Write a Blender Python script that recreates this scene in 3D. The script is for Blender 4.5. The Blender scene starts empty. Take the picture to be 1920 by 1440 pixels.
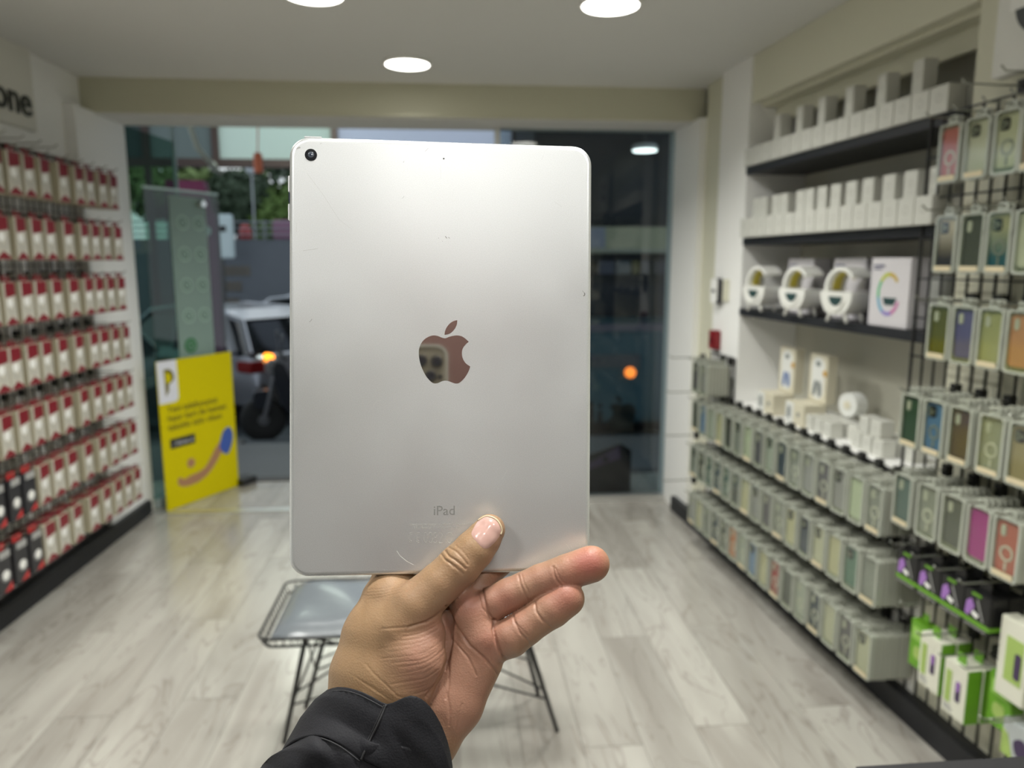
import bpy, bmesh, math, random
import numpy as np
from mathutils import Vector, Matrix, Euler
from mathutils.bvhtree import BVHTree
from mathutils.geometry import tessellate_polygon
random.seed(7); rng = np.random.default_rng(7)
S = bpy.context.scene
COL = S.collection
R = math.radians

# ------------------------------------------------------------------ camera, world, exposure, room lamps
FPX = 1400.0; PITCH = R(9.25); YAW = R(4.7)
CAM = Vector((0, 0, 1.5))
FW = Vector((math.sin(YAW)*math.cos(PITCH), math.cos(YAW)*math.cos(PITCH), -math.sin(PITCH)))
RT = Vector((math.cos(YAW), -math.sin(YAW), 0)); UP = RT.cross(FW)
cd = bpy.data.cameras.new('camera'); cam = bpy.data.objects.new('camera', cd); COL.objects.link(cam)
cam.matrix_world = Matrix(((RT.x, UP.x, -FW.x, CAM.x), (RT.y, UP.y, -FW.y, CAM.y), (RT.z, UP.z, -FW.z, CAM.z), (0, 0, 0, 1)))
cd.sensor_width = 36; cd.lens = FPX/1920*36; cd.clip_start = .01; cd.clip_end = 200
cd.dof.use_dof = True; cd.dof.focus_distance = .428; cd.dof.aperture_fstop = 7.4
S.camera = cam
S.view_settings.view_transform = 'Standard'; S.view_settings.look = 'None'; S.view_settings.gamma = 1
S.view_settings.exposure = 0.0; S.view_settings.use_curve_mapping = False
S.cycles.max_bounces = 7; S.cycles.diffuse_bounces = 4; S.cycles.glossy_bounces = 3; S.cycles.transmission_bounces = 4
S.cycles.transparent_max_bounces = 12; S.cycles.caustics_reflective = False; S.cycles.caustics_refractive = False
S.cycles.sample_clamp_indirect = 6.0
W = bpy.data.worlds.new('dusk_sky'); S.world = W; W.use_nodes = True
wn = W.node_tree; bgn = wn.nodes['Background']
tc = wn.nodes.new('ShaderNodeTexCoord'); nz = wn.nodes.new('ShaderNodeTexNoise'); nz.inputs['Scale'].default_value = 3.0
cr = wn.nodes.new('ShaderNodeValToRGB'); cr.color_ramp.elements[0].color = (.52, .62, .72, 1); cr.color_ramp.elements[1].color = (.78, .84, .86, 1)
cr.color_ramp.elements[0].position = .35; cr.color_ramp.elements[1].position = .65
wn.links.new(tc.outputs['Generated'], nz.inputs['Vector']); wn.links.new(nz.outputs['Fac'], cr.inputs['Fac']); wn.links.new(cr.outputs['Color'], bgn.inputs['Color'])
bgn.inputs['Strength'].default_value = 1.25

LAMPS = [(-.19, 3.804), (.604, 2.907), (-.47, 2.88), (1.02, 3.75), (-1.25, 3.75), (-.20, 1.95), (.62, 1.1), (-.9, 1.2), (.2, .3), (-.8, -.5), (.9, -.6)]
LAMPS = LAMPS[:3]+LAMPS[5:]+[(.05, -1.15)]  # last one added unseen behind the viewer to brighten the tablet's top
LAMP_POWER = 11.8
lamp_power = lambda i: LAMP_POWER*{0: 1.6, len(LAMPS)-1: .75}.get(i, 1.0)

# ------------------------------------------------------------------ helpers
def tag(o, label=None, cat=None, group=None, kind=None):
    if label: o['label'] = label
    if cat: o['category'] = cat
    if group: o['group'] = group
    if kind: o['kind'] = kind
    return o
class MB:
    def __init__(s): s.v = []; s.f = []; s.m = []; s.mi = 0
    def add(s, vs, fs, mi=None):
        b = len(s.v); s.v += [tuple(v) for v in vs]; s.f += [tuple(b+i for i in f) for f in fs]; s.m += [s.mi if mi is None else mi]*len(fs); return s
    def box(s, x0, x1, y0, y1, z0, z1, mi=None):
        return s.add([(x0,y0,z0),(x1,y0,z0),(x1,y1,z0),(x0,y1,z0),(x0,y0,z1),(x1,y0,z1),(x1,y1,z1),(x0,y1,z1)],
            [(3,2,1,0),(4,5,6,7),(0,1,5,4),(1,2,6,5),(2,3,7,6),(3,0,4,7)], mi)
    def bbox(s, x0, x1, y0, y1, z0, z1, b=.002, mi=None):   # box with chamfered vertical and horizontal edges
        bm = bmesh.new(); bmesh.ops.create_cube(bm, size=1)
        for v in bm.verts: v.co = Vector(((x0+x1)/2+v.co.x*(x1-x0), (y0+y1)/2+v.co.y*(y1-y0), (z0+z1)/2+v.co.z*(z1-z0)))
        bmesh.ops.bevel(bm, geom=list(bm.edges), offset=b, segments=2, affect='EDGES')
        s.bm(bm, mi); return s
    def bm(s, bm, mi=None, M=None):
        bm.verts.index_update()
        s.add([(M @ v.co if M else v.co) for v in bm.verts], [[v.index for v in f.verts] for f in bm.faces], mi); bm.free(); return s
    def prism(s, pts, y0, y1, mi=None, axis='y'):  # polygon in xz extruded along y (or xy along z)
        n = len(pts); P = (lambda p, t: (p[0], t, p[1])) if axis == 'y' else ((lambda p, t: (p[0], p[1], t)) if axis == 'z' else (lambda p, t: (t, p[0], p[1])))
        tris = tessellate_polygon([[Vector((p[0], p[1], 0)) for p in pts]])
        vs = [P(p, y0) for p in pts]+[P(p, y1) for p in pts]
        fs = [tuple(t) for t in tris]+[tuple(n+i for i in reversed(t)) for t in tris]+[(i, (i+1) % n, n+(i+1) % n, n+i) for i in range(n)]
        return s.add(vs, fs, mi)
    def ringprism(s, outer, inner, y0, y1, mi=None):
        n = len(outer); vs = []
        for y in (y0, y1):
            vs += [(p[0], y, p[1]) for p in outer]+[(p[0], y, p[1]) for p in inner]
        fs = []
        for i in range(n):
            j = (i+1) % n
            fs += [(i, j, n+j, n+i), (2*n+j, 2*n+i, 3*n+i, 3*n+j), (i, 2*n+i, 2*n+j, j), (n+j, 3*n+j, 3*n+i, n+i)]
        return s.add(vs, fs, mi)
    def tube(s, pts, r, n=6, mi=None, cap=True):
        pts = [Vector(p) for p in pts]; m = len(pts); vs = []; t0 = None; u = None
        rr = r if hasattr(r, '__len__') else [r]*m
        for i, p in enumerate(pts):
            t = (pts[min(i+1, m-1)]-pts[max(i-1, 0)]).normalized()
            if u is None: u = t.orthogonal().normalized()
            else: u = (u-t*u.dot(t)).normalized()
            w = t.cross(u)
            for k in range(n):
                a = 2*math.pi*k/n; vs.append(p+(u*math.cos(a)+w*math.sin(a))*rr[i])
        fs = [(i*n+k, i*n+(k+1) % n, (i+1)*n+(k+1) % n, (i+1)*n+k) for i in range(m-1) for k in range(n)]
        if cap: fs += [tuple(reversed(range(n))), tuple(range((m-1)*n, m*n))]
        return s.add(vs, fs, mi)
    def lathe(s, prof, n=24, c=(0, 0, 0), axis='z', mi=None):
        vs = []
        for (r, h) in prof:
            for k in range(n):
                a = 2*math.pi*k/n; x, y = r*math.cos(a), r*math.sin(a)
                p = (x, y, h) if axis == 'z' else ((x, h, y) if axis == 'y' else (h, x, y))
                vs.append((c[0]+p[0], c[1]+p[1], c[2]+p[2]))
        m = len(prof)
        fs = [(i*n+k, i*n+(k+1) % n, (i+1)*n+(k+1) % n, (i+1)*n+k) for i in range(m-1) for k in range(n)]
        fs += [tuple(reversed(range(n))), tuple(range((m-1)*n, m*n))]
        return s.add(vs, fs, mi)
    def mesh(s, name, mats, smooth=False):
        me = bpy.data.meshes.new(name); me.from_pydata(s.v, [], s.f)
        mats = mats if isinstance(mats, (list, tuple)) else [mats]
        for m in mats: me.materials.append(m)
        if len(mats) > 1: me.polygons.foreach_set('material_index', s.m)
        if smooth: me.polygons.foreach_set('use_smooth', [True]*len(s.f))
        me.update()
        bm = bmesh.new(); bm.from_mesh(me); bmesh.ops.recalc_face_normals(bm, faces=bm.faces); bm.to_mesh(me); bm.free()
        return me
    def build(s, name, mats, parent=None, smooth=False, **kw):
        return link(name, s.mesh(name, mats, smooth), parent, **kw)
def link(name, me, parent=None, loc=None, rz=None, M=None):
    o = bpy.data.objects.new(name, me); COL.objects.link(o)
    if parent: o.parent = parent
    if M is not None: o.matrix_world = M
    if loc is not None: o.location = loc
    if rz is not None: o.rotation_euler = (0, 0, rz)
    return o
def empty(name, loc=(0, 0, 0), rz=0, M=None):
    o = bpy.data.objects.new(name, None); COL.objects.link(o); o.empty_display_size = .05
    if M is not None: o.matrix_world = M
    else: o.location = loc; o.rotation_euler = (0, 0, rz)
    return o
def copy_tree(o, parent=None):
    c = o.copy(); COL.objects.link(c); c.parent = parent
    for ch in KIDS.get(o.name, []): copy_tree(ch, c)
    return c
KIDS = {}
def index_kids(o):
    KIDS[o.name] = [x for x in bpy.data.objects if x.parent == o]
    for k in KIDS[o.name]: index_kids(k)
def mat(name, col, rough=.5, metal=0, emit=None, es=1, coat=0, sheen=0, spec=None, noise=None, bump=None, alpha=None, objvar=0):
    m = bpy.data.materials.new(name); m.use_nodes = True; nt = m.node_tree; b = nt.nodes['Principled BSDF']
    b.inputs['Base Color'].default_value = (*col, 1); b.inputs['Roughness'].default_value = rough; b.inputs['Metallic'].default_value = metal
    if spec is not None: b.inputs['Specular IOR Level'].default_value = spec
    if coat: b.inputs['Coat Weight'].default_value = coat; b.inputs['Coat Roughness'].default_value = .1
    if emit: b.inputs['Emission Color'].default_value = (*emit, 1); b.inputs['Emission Strength'].default_value = es
    if noise:   # (scale, amount)
        t = nt.nodes.new('ShaderNodeTexCoord'); n = nt.nodes.new('ShaderNodeTexNoise'); n.inputs['Scale'].default_value = noise[0]; n.inputs['Detail'].default_value = 5
        r = nt.nodes.new('ShaderNodeMapRange'); r.inputs['To Min'].default_value = 1-noise[1]; r.inputs['To Max'].default_value = 1+noise[1]
        x = nt.nodes.new('ShaderNodeMixRGB'); x.blend_type = 'MULTIPLY'; x.inputs[0].default_value = 1; x.inputs[1].default_value = (*col, 1)
        nt.links.new(t.outputs['Object'], n.inputs['Vector']); nt.links.new(n.outputs['Fac'], r.inputs['Value']); nt.links.new(r.outputs[0], x.inputs[2]); nt.links.new(x.outputs[0], b.inputs['Base Color'])
    if bump:
        t = nt.nodes.new('ShaderNodeTexCoord'); n = nt.nodes.new('ShaderNodeTexNoise'); n.inputs['Scale'].default_value = bump[0]; n.inputs['Detail'].default_value = 4
        bp = nt.nodes.new('ShaderNodeBump'); bp.inputs['Strength'].default_value = bump[1]; bp.inputs['Distance'].default_value = bump[2]
        nt.links.new(t.outputs['Object'], n.inputs['Vector']); nt.links.new(n.outputs['Fac'], bp.inputs['Height']); nt.links.new(bp.outputs[0], b.inputs['Normal'])
    return m
def glass_mat(name, tint, gloss=.12, rough=.02):
    m = bpy.data.materials.new(name); m.use_nodes = True; nt = m.node_tree; nt.nodes.clear()
    o = nt.nodes.new('ShaderNodeOutputMaterial'); t = nt.nodes.new('ShaderNodeBsdfTransparent'); g = nt.nodes.new('ShaderNodeBsdfGlossy')
    t.inputs['Color'].default_value = (*tint, 1); g.inputs['Roughness'].default_value = rough; g.inputs['Color'].default_value = (1, 1, 1, 1)
    f = nt.nodes.new('ShaderNodeFresnel'); f.inputs['IOR'].default_value = 1.5
    a = nt.nodes.new('ShaderNodeMath'); a.operation = 'ADD'; a.inputs[1].default_value = gloss; a.use_clamp = True
    ge = nt.nodes.new('ShaderNodeNewGeometry'); iv = nt.nodes.new('ShaderNodeMath'); iv.operation = 'SUBTRACT'; iv.inputs[0].default_value = 1; nt.links.new(ge.outputs['Backfacing'], iv.inputs[1])
    mu = nt.nodes.new('ShaderNodeMath'); mu.operation = 'MULTIPLY'
    x = nt.nodes.new('ShaderNodeMixShader'); nt.links.new(f.outputs[0], a.inputs[0]); nt.links.new(a.outputs[0], mu.inputs[0]); nt.links.new(iv.outputs[0], mu.inputs[1]); nt.links.new(mu.outputs[0], x.inputs[0])
    nt.links.new(t.outputs[0], x.inputs[1]); nt.links.new(g.outputs[0], x.inputs[2]); nt.links.new(x.outputs[0], o.inputs[0])
    return m
def translucent_mat(name, col, tcol, k=.6):
    m = bpy.data.materials.new(name); m.use_nodes = True; nt = m.node_tree; nt.nodes.clear()
    o = nt.nodes.new('ShaderNodeOutputMaterial'); d = nt.nodes.new('ShaderNodeBsdfDiffuse'); t = nt.nodes.new('ShaderNodeBsdfTranslucent'); x = nt.nodes.new('ShaderNodeMixShader')
    d.inputs[0].default_value = (*col, 1); t.inputs[0].default_value = (*tcol, 1); x.inputs[0].default_value = k
    nt.links.new(d.outputs[0], x.inputs[1]); nt.links.new(t.outputs[0], x.inputs[2]); nt.links.new(x.outputs[0], o.inputs[0]); return m
def text_mesh(txt, size, mt, depth=.0005, bold=0, align='LEFT'):
    c = bpy.data.curves.new('t', 'FONT'); c.body = txt; c.size = size; c.extrude = depth; c.offset = bold; c.align_x = align; c.resolution_u = 3
    o = bpy.data.objects.new('t', c); COL.objects.link(o)
    bpy.context.view_layer.update(); me = bpy.data.meshes.new_from_object(o.evaluated_get(bpy.context.evaluated_depsgraph_get()))
    bpy.data.objects.remove(o); bpy.data.curves.remove(c); me.materials.clear(); me.materials.append(mt); return me
def rrect(w, h, r, n=4, cx=0, cz=0):   # rounded rectangle outline centred
    pts = []
    for (sx, sz, a0) in ((1, 1, 0), (-1, 1, 90), (-1, -1, 180), (1, -1, 270)):
        for k in range(n+1):
            a = R(a0+90*k/n); pts.append((cx+sx*(w/2-r)+r*math.cos(a), cz+sz*(h/2-r)+r*math.sin(a)))
    return pts
def smooth_poly(pts, n=4, closed=True, corners=()):
    P = [Vector((p[0], p[1])) for p in pts]; m = len(P); out = []
    for i in range(m if closed else m-1):
        p0, p1, p2, p3 = P[(i-1) % m], P[i], P[(i+1) % m], P[(i+2) % m]
        if i in corners or (not closed and i == 0): p0 = p1
        if (i+1) % m in corners or (not closed and i == m-2): p3 = p2
        for k in range(n):
            t = k/n
            out.append(tuple(.5*((2*p1)+(p2-p0)*t+(2*p0-5*p1+4*p2-p3)*t*t+(-p0+3*p1-3*p2+p3)*t**3)))
    if not closed: out.append(tuple(P[-1]))
    return out

# wall frames: right wall slopes in towards the shop front, left wall too
SR, SL = -.065, .031
def RW(y, off=0, z=0): return Vector((1.5+SR*(y-2.2)-off, y, z))
def LW(y, off=0, z=0): return Vector((-1.86+SL*(y-3)+off, y, z))
TR = -math.pi/2+math.atan(-SR); TL = math.pi/2-math.atan(SL)   # local -Y faces the room
def slab(pts, z0, z1):  # polygon in plan
    return MB().prism(pts, z0, z1, axis='z')
def rbox(y0, y1, o0, o1, z0, z1):   # box along right wall: o = offset into the room
    return slab([RW(y0, o0)[:2], RW(y0, o1)[:2], RW(y1, o1)[:2], RW(y1, o0)[:2]], z0, z1)
def lbox(y0, y1, o0, o1, z0, z1):
    return slab([LW(y0, o0)[:2], LW(y0, o1)[:2], LW(y1, o1)[:2], LW(y1, o0)[:2]], z0, z1)
def struct(mb, name, m, parent=None, smooth=False):
    o = mb.build(name, m, parent, smooth); 
    if not parent: tag(o, kind='structure')
    return o

# ------------------------------------------------------------------ materials of the room
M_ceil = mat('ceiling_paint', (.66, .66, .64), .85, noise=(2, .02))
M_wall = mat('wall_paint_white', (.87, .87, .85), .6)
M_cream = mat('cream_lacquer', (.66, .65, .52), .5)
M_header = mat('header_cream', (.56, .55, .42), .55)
M_black = mat('black_laminate', (.010, .011, .014), .5)
M_blackm = mat('black_metal', (.02, .02, .02), .4, .3)
M_white = mat('white_laminate', (.88, .88, .86), .35)
M_alu = mat('brushed_threshold', (.7, .7, .68), .3, .8)
M_wire = mat('grey_wire', (.12, .12, .12), .4, .6)
M_hook = mat('hook_wire', (.30, .31, .27), .35, .7)
M_back = mat('back_room_wall', (.75, .75, .74), .7)

# floor: base + separate planks
def plank_mat():
    m = bpy.data.materials.new('whitewashed_oak'); m.use_nodes = True; nt = m.node_tree; b = nt.nodes['Principled BSDF']; L = nt.links.new; N = nt.nodes.new
    t = N('ShaderNodeTexCoord'); oi = N('ShaderNodeObjectInfo'); mp = N('ShaderNodeMapping'); mp.inputs['Scale'].default_value = (3.4, .62, 3)
    ad = N('ShaderNodeVectorMath'); ad.operation = 'ADD'; sc = N('ShaderNodeVectorMath'); sc.operation = 'SCALE'; sc.inputs[3].default_value = 37
    L(oi.outputs['Random'], sc.inputs[0]); L(t.outputs['Object'], ad.inputs[0]); L(sc.outputs[0], ad.inputs[1]); L(ad.outputs[0], mp.inputs['Vector'])
    n1 = N('ShaderNodeTexNoise'); n1.inputs['Scale'].default_value = 1.5; n1.inputs['Detail'].default_value = 4; n1.inputs['Distortion'].default_value = .8; L(mp.outputs[0], n1.inputs['Vector'])
    # cathedral figure and dark veins: distorted bands
    wv = N('ShaderNodeTexNoise'); wv.inputs['Scale'].default_value = 2.1; wv.inputs['Detail'].default_value = 3; wv.inputs['Distortion'].default_value = 1.6; L(mp.outputs[0], wv.inputs['Vector'])
    sub = N('ShaderNodeMath'); sub.operation = 'SUBTRACT'; sub.inputs[1].default_value = .5; L(wv.outputs['Fac'], sub.inputs[0])
    ab = N('ShaderNodeMath'); ab.operation = 'ABSOLUTE'; L(sub.outputs[0], ab.inputs[0])
    vr = N('ShaderNodeMapRange'); vr.inputs['From Min'].default_value = 0; vr.inputs['From Max'].default_value = .018; vr.inputs['To Min'].default_value = .42; vr.inputs['To Max'].default_value = 0; L(ab.outputs[0], vr.inputs['Value'])
    c1 = N('ShaderNodeValToRGB'); e = c1.color_ramp.elements; e[0].position = .33; e[0].color = (.30, .28, .25, 1); e[1].position = .64; e[1].color = (.435, .42, .38, 1); L(n1.outputs['Fac'], c1.inputs['Fac'])
    x = N('ShaderNodeMixRGB'); x.inputs[2].default_value = (.16, .13, .11, 1); L(vr.outputs[0], x.inputs[0]); L(c1.outputs[0], x.inputs[1])
    pr = N('ShaderNodeMapRange'); pr.inputs['To Min'].default_value = .93; pr.inputs['To Max'].default_value = 1.05; L(oi.outputs['Random'], pr.inputs['Value'])
    y = N('ShaderNodeMixRGB'); y.blend_type = 'MULTIPLY'; y.inputs[0].default_value = 1; L(x.outputs[0], y.inputs[1]); L(pr.outputs[0], y.inputs[2]); L(y.outputs[0], b.inputs['Base Color'])
    b.inputs['Roughness'].default_value = .2; b.inputs['Specular IOR Level'].default_value = .6
    return m
M_plank = plank_mat()
fl = struct(MB().box(-2.1, 1.9, -1.6, 5.2, -.06, -.012), 'floor', mat('joint_dark', (.16, .14, .12), .6))
PW, PL = .192, 1.28; pme = {}
x = -2.1; col = 0
while x < 1.85:
    y = -1.6-((col*.47) % 1)*PL
    while y < 5.2:
        y0, y1 = max(y, -1.6), min(y+PL, 5.2)
        if y1-y0 > .05:
            k = round(y1-y0, 3)
            if k not in pme: pme[k] = MB().bbox(.0006, PW-.0006, .0006, k-.0006, -.012, 0, .0012).mesh('plank', M_plank)
            link('plank', pme[k], fl, (x, y0, 0))
        y += PL
    x += PW; col += 1

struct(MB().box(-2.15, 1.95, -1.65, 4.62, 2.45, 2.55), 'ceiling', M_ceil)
struct(slab([(-1.95, -1.6), (-2.1, -1.6), (-1.99, 4.6), (-1.86, 4.6), LW(4.25, -.09)[:2]], 0, 2.45), 'wall_left', M_wall)
struct(lbox(4.06, 4.6, -.10, -.028, 0, 2.28), 'trim_1', M_white)
wb = struct(MB().box(-2.1, 1.9, -1.65, -1.55, 0, 2.45), 'wall_back', M_back)
for x0_, x1_, c_ in ((-1.95, -.36, (.12, .125, .11)), (-.34, .36, (.15, .085, .075)), (.38, 1.7, (.12, .125, .11))):
    MB().box(x0_, x1_, -1.55, -1.50, .0, 2.22).build('panel', mat('reflected_dark_panel', c_, .5), wb)  # unseen panels added to darken what the tablet and its logo reflect
# header beam
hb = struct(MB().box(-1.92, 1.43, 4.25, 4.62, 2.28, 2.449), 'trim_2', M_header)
MB().box(-1.9, 1.42, 4.27, 4.60, 2.272, 2.2799).build('soffit', M_ceil, hb)
# right wall: back wall, piers, fascia, far niche side
struct(rbox(-1.6, 4.62, -.34, -.30, 0, 2.45), 'wall_right', M_wall)
struct(rbox(-1.6, 2.16, -.30, -.02, 0, 2.449), 'wall_right_2', M_cream)
struct(rbox(3.56, 3.88, -.30, 0, 0, 2.449), 'wall_right_3', M_wall)
struct(rbox(3.885, 4.15, -.30, -.035, 0, 2.449), 'wall_right_4', M_cream)
struct(rbox(4.15, 4.62, -.30, .0, 0, 2.28), 'trim_3', M_wall)
fs_ = struct(rbox(2.161, 3.559, -.06, -.01, 2.235, 2.449), 'trim_4', M_cream)
rbox(2.161, 3.559, -.30, -.06, 2.22, 2.235).build('niche_top', M_cream, fs_)
rbox(2.161, 3.559, -.155, -.13, 2.15, 2.22).build('cornice', M_cream, fs_)
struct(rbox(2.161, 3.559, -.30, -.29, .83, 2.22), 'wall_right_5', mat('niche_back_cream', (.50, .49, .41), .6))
tr = struct(MB().box(-1.9, 1.42, 4.249, 4.255, 2.44, 2.45), 'trim_5', M_header)
# plinths
struct(lbox(-1.5, 4.5, -.09, 0, 0, .085), 'baseboard_left', M_black)
struct(rbox(-1.5, 4.32, -.02, .03, 0, .085), 'baseboard_right', M_black)

# ------------------------------------------------------------------ shop front
M_glassD = glass_mat('dark_window_glass', (.66, .72, .74), .015)
M_glassG = glass_mat('green_door_glass', (.55, .68, .63), .0)
M_frameD = mat('dark_frame', (.03, .03, .035), .4, .3)
w1 = struct(MB().box(.30, 1.37, 4.53, 4.545, .03, 2.28), 'window_1', M_glassD)
MB().box(.30, 1.37, 4.50, 4.57, 0, .035).build('window_sill', M_alu, w1)
MB().box(1.355, 1.40, 4.49, 4.6, 0, 2.28).build('window_frame', M_white, w1)
MB().box(.27, .30, 4.50, 4.57, 0, 2.28).build('window_frame', M_alu, w1)
th = struct(MB().box(-1.85, .30, 4.47, 4.53, 0, .006), 'trim_6', M_alu)
th2 = struct(MB().box(-1.6, 1.9, 5.13, 5.23, -.03, .008), 'trim_7', mat('dark_step', (.08, .08, .085), .6))
# lettering stuck on the outside of the window (seen mirrored)
M_stk = mat('black_vinyl', (.008, .012, .015), .35)
def apple_pts():
    a = [(855,488),(930,460),(1040,440),(1130,455),(1200,500),(1250,548),(1200,590),(1150,660),(1135,740),(1150,830),(1200,910),(1275,965),(1250,1040),(1200,1130),(1140,1200),(1080,1245),(1020,1250),(960,1230),(900,1208),(850,1203),(800,1212),(740,1240),(690,1250),(640,1240),(580,1190),(520,1110),(460,990),(425,880),(408,760),(415,660),(450,570),(510,500),(590,455),(660,440),(730,450),(790,475)]
    l = [(1057,183),(1050,250),(1020,320),(960,390),(900,420),(840,430),(850,370),(880,300),(940,230),(1000,195)]
    return smooth_poly(a, 4, corners=(5, 11)), smooth_poly(l, 4, corners=(0, 5))
A1, A2 = apple_pts()
mb = MB(); s_ = .165/810
for poly in (A1, A2):
    mb.prism([(1.07-(p[0]-840)*s_, .55-(p[1]-800)*s_) for p in poly], 4.5455, 4.5465)
dl = mb.build('window_lettering', M_stk, w1)
tm = text_mesh('iP', .24, M_stk, .0004, .002)
o = link('window_lettering', tm, w1); o.matrix_world = Matrix.Translation((.955, 4.5475, .47)) @ Euler((R(90), 0, R(180))).to_matrix().to_4x4()

# left: glass door leaf swung outwards
DA, DB = Vector((-1.765, 4.60, 0)), Vector((-1.49, 5.09, 0)); dd = (DB-DA).normalized(); dang = math.atan2(dd.y, dd.x)
dr = empty('door_1', DA, dang); tag(dr, kind='structure'); DL = (DB-DA).length
MB().box(0, DL, -.005, .005, .05, 1.93).build('door_glass', M_glassG, dr)
MB().box(0, DL, -.008, .008, 1.925, 1.94).build('edge_rail', mat('glass_edge', (.45, .6, .56), .2), dr)
MB().box(0, DL, -.02, .02, .0, .06).build('bottom_rail', mat('pale_rail', (.42, .5, .5), .3, .4), dr)
M_frost = mat('frosted_green_film', (.22, .31, .27), .5)
st = MB().box(.17, .45, -.009, -.006, .07, 1.90).build('frosted_film', M_frost, dr)
M_ico = mat('icon_dark_green', (.09, .16, .12), .5); M_wa = mat('icon_bright_green', (.01, .16, .03), .5); M_icw = mat('icon_pale', (.3, .42, .36), .5)
for r_, z in enumerate((1.74, 1.55, 1.36, 1.17, .985)):
    for c_, x in enumerate((.26, .385)):
        if r_ == 4 and c_ == 1: continue
        ic = MB().lathe([(.0 if 0 else .047, -.012), (.047, -.0085)], 20, (x, 0, z), 'y').build('round_icon', M_wa if r_ == 4 else M_icw, dr)
        MB().ringprism([(x+.030*math.cos(a), z+.030*math.sin(a)) for a in np.linspace(0, 2*math.pi, 16, False)], [(x+.022*math.cos(a), z+.022*math.sin(a)) for a in np.linspace(0, 2*math.pi, 16, False)], -.0135, -.012).tube([(x-.012, -.013, z+.012), (x-.004, -.013, z-.006), (x+.013, -.013, z-.012)], .003, 5).build('icon_glyph', M_frost if r_ == 4 else M_ico, ic)
MB().tube([(.40, -.05, 1.86), (.40, .05, 1.86)], .02, 10).build('hinge_patch', M_alu, dr)
# fixed side glass between the wall end and the door
w2 = struct(slab([(-1.845, 4.60), (-1.835, 4.60), (-1.77, 5.20), (-1.78, 5.20)], .02, 2.27), 'window_2', M_glassG)
slab([(-1.87, 4.6), (-1.80, 4.6), (-1.74, 5.2), (-1.80, 5.2)], 0, .05).build('window_sill', mat('pale_sill', (.4, .48, .48), .35), w2)
slab([(-1.785, 5.175), (-1.765, 5.175), (-1.765, 5.2), (-1.785, 5.2)], .05, 2.6).build('window_frame', mat('glass_edge_grey', (.25, .32, .31), .3), w2)

# yellow poster board leaning in the entrance
PA, PB = Vector((-1.735, 4.521, 0)), Vector((-1.452, 5.036, 0)); pv = (PB-PA).normalized(); pang = math.atan2(pv.y, pv.x); PWd = (PB-PA).length
po = empty('poster_board', PA+Vector((0, 0, .004)), pang); tag(po, 'tall yellow advertising board standing in front of the glass door', 'poster')
M_yel = mat('poster_yellow', (.66, .56, .0), .6, spec=.15); M_pw = mat('poster_white', (.75, .76, .82), .4); M_pk = mat('poster_black', (.02, .02, .012), .5)
M_pskin = mat('print_skin', (.42, .22, .11), .5); M_pblue = mat('print_blue', (.05, .11, .42), .5); M_olive = mat('poster_text', (.16, .13, .0), .5); M_qr = mat('print_grey', (.12, .11, .07), .6)
MB().box(0, PWd, -.004, .004, 0, .915).build('board', M_yel, po)
MB().prism([(0, .66), (.11, .66), (.13, .665), (.142, .685), (.142, .915), (0, .915)], -.0052, -.0042).build('white_corner', M_pw, po)
MB().prism([(.05, .70), (.075, .735), (.075, .77), (.11, .79), (.12, .81), (.11, .845), (.085, .865), (.045, .865)], -.0062, -.0054).build('emblem', M_olive, po)
MB().prism([(.055, .78), (.085, .785), (.095, .80), (.09, .83), (.055, .85)], -.0072, -.0064).build('emblem', M_yel, po)
for k, (t, z, sz) in enumerate((('Yeni telefonunuz', .60, .058), ('haz\u0131r kart ile hemen', .545, .058), ('taksitle sizin olsun', .49, .058))):
    o = link('printed_text', text_mesh(t, sz, M_olive, .0003, .0008), po); o.matrix_local = Matrix.Translation((.05, -.0056, z)) @ Matrix.Rotation(R(90), 4, 'X')
bt = MB().box(.055, .245, -.0056, -.0042, .375, .435).build('black_button', M_pk, po)
o = link('printed_text', text_mesh('\u203a Hemen al', .034, M_pw, .0003), po); o.matrix_local = Matrix.Translation((.075, -.0065, .393)) @ Matrix.Rotation(R(90), 4, 'X')
hp = smooth_poly([(.09, .17), (.10, .135), (.16, .115), (.25, .12), (.33, .15), (.40, .205), (.46, .27), (.50, .30), (.47, .345), (.41, .31), (.36, .25), (.31, .20), (.25, .18), (.19, .175), (.14, .165), (.11, .185)], 3)
MB().prism(hp, -.0054, -.0042).build('printed_hand', M_pskin, po)
MB().prism(smooth_poly([(.44, .29), (.50, .24), (.545, .30), (.56, .37), (.53, .42), (.48, .40), (.45, .34)], 3), -.0062, -.0044).build('printed_sleeve', M_pblue, po)
MB().lathe([(.03, -.0062), (.03, -.0044)], 14, (.20, 0, .255), 'y').build('printed_coin', M_pskin, po)
MB().box(PWd-.01, PWd+.12, -.05, .05, 0, .045).build('foot', M_blackm, po)

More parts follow.
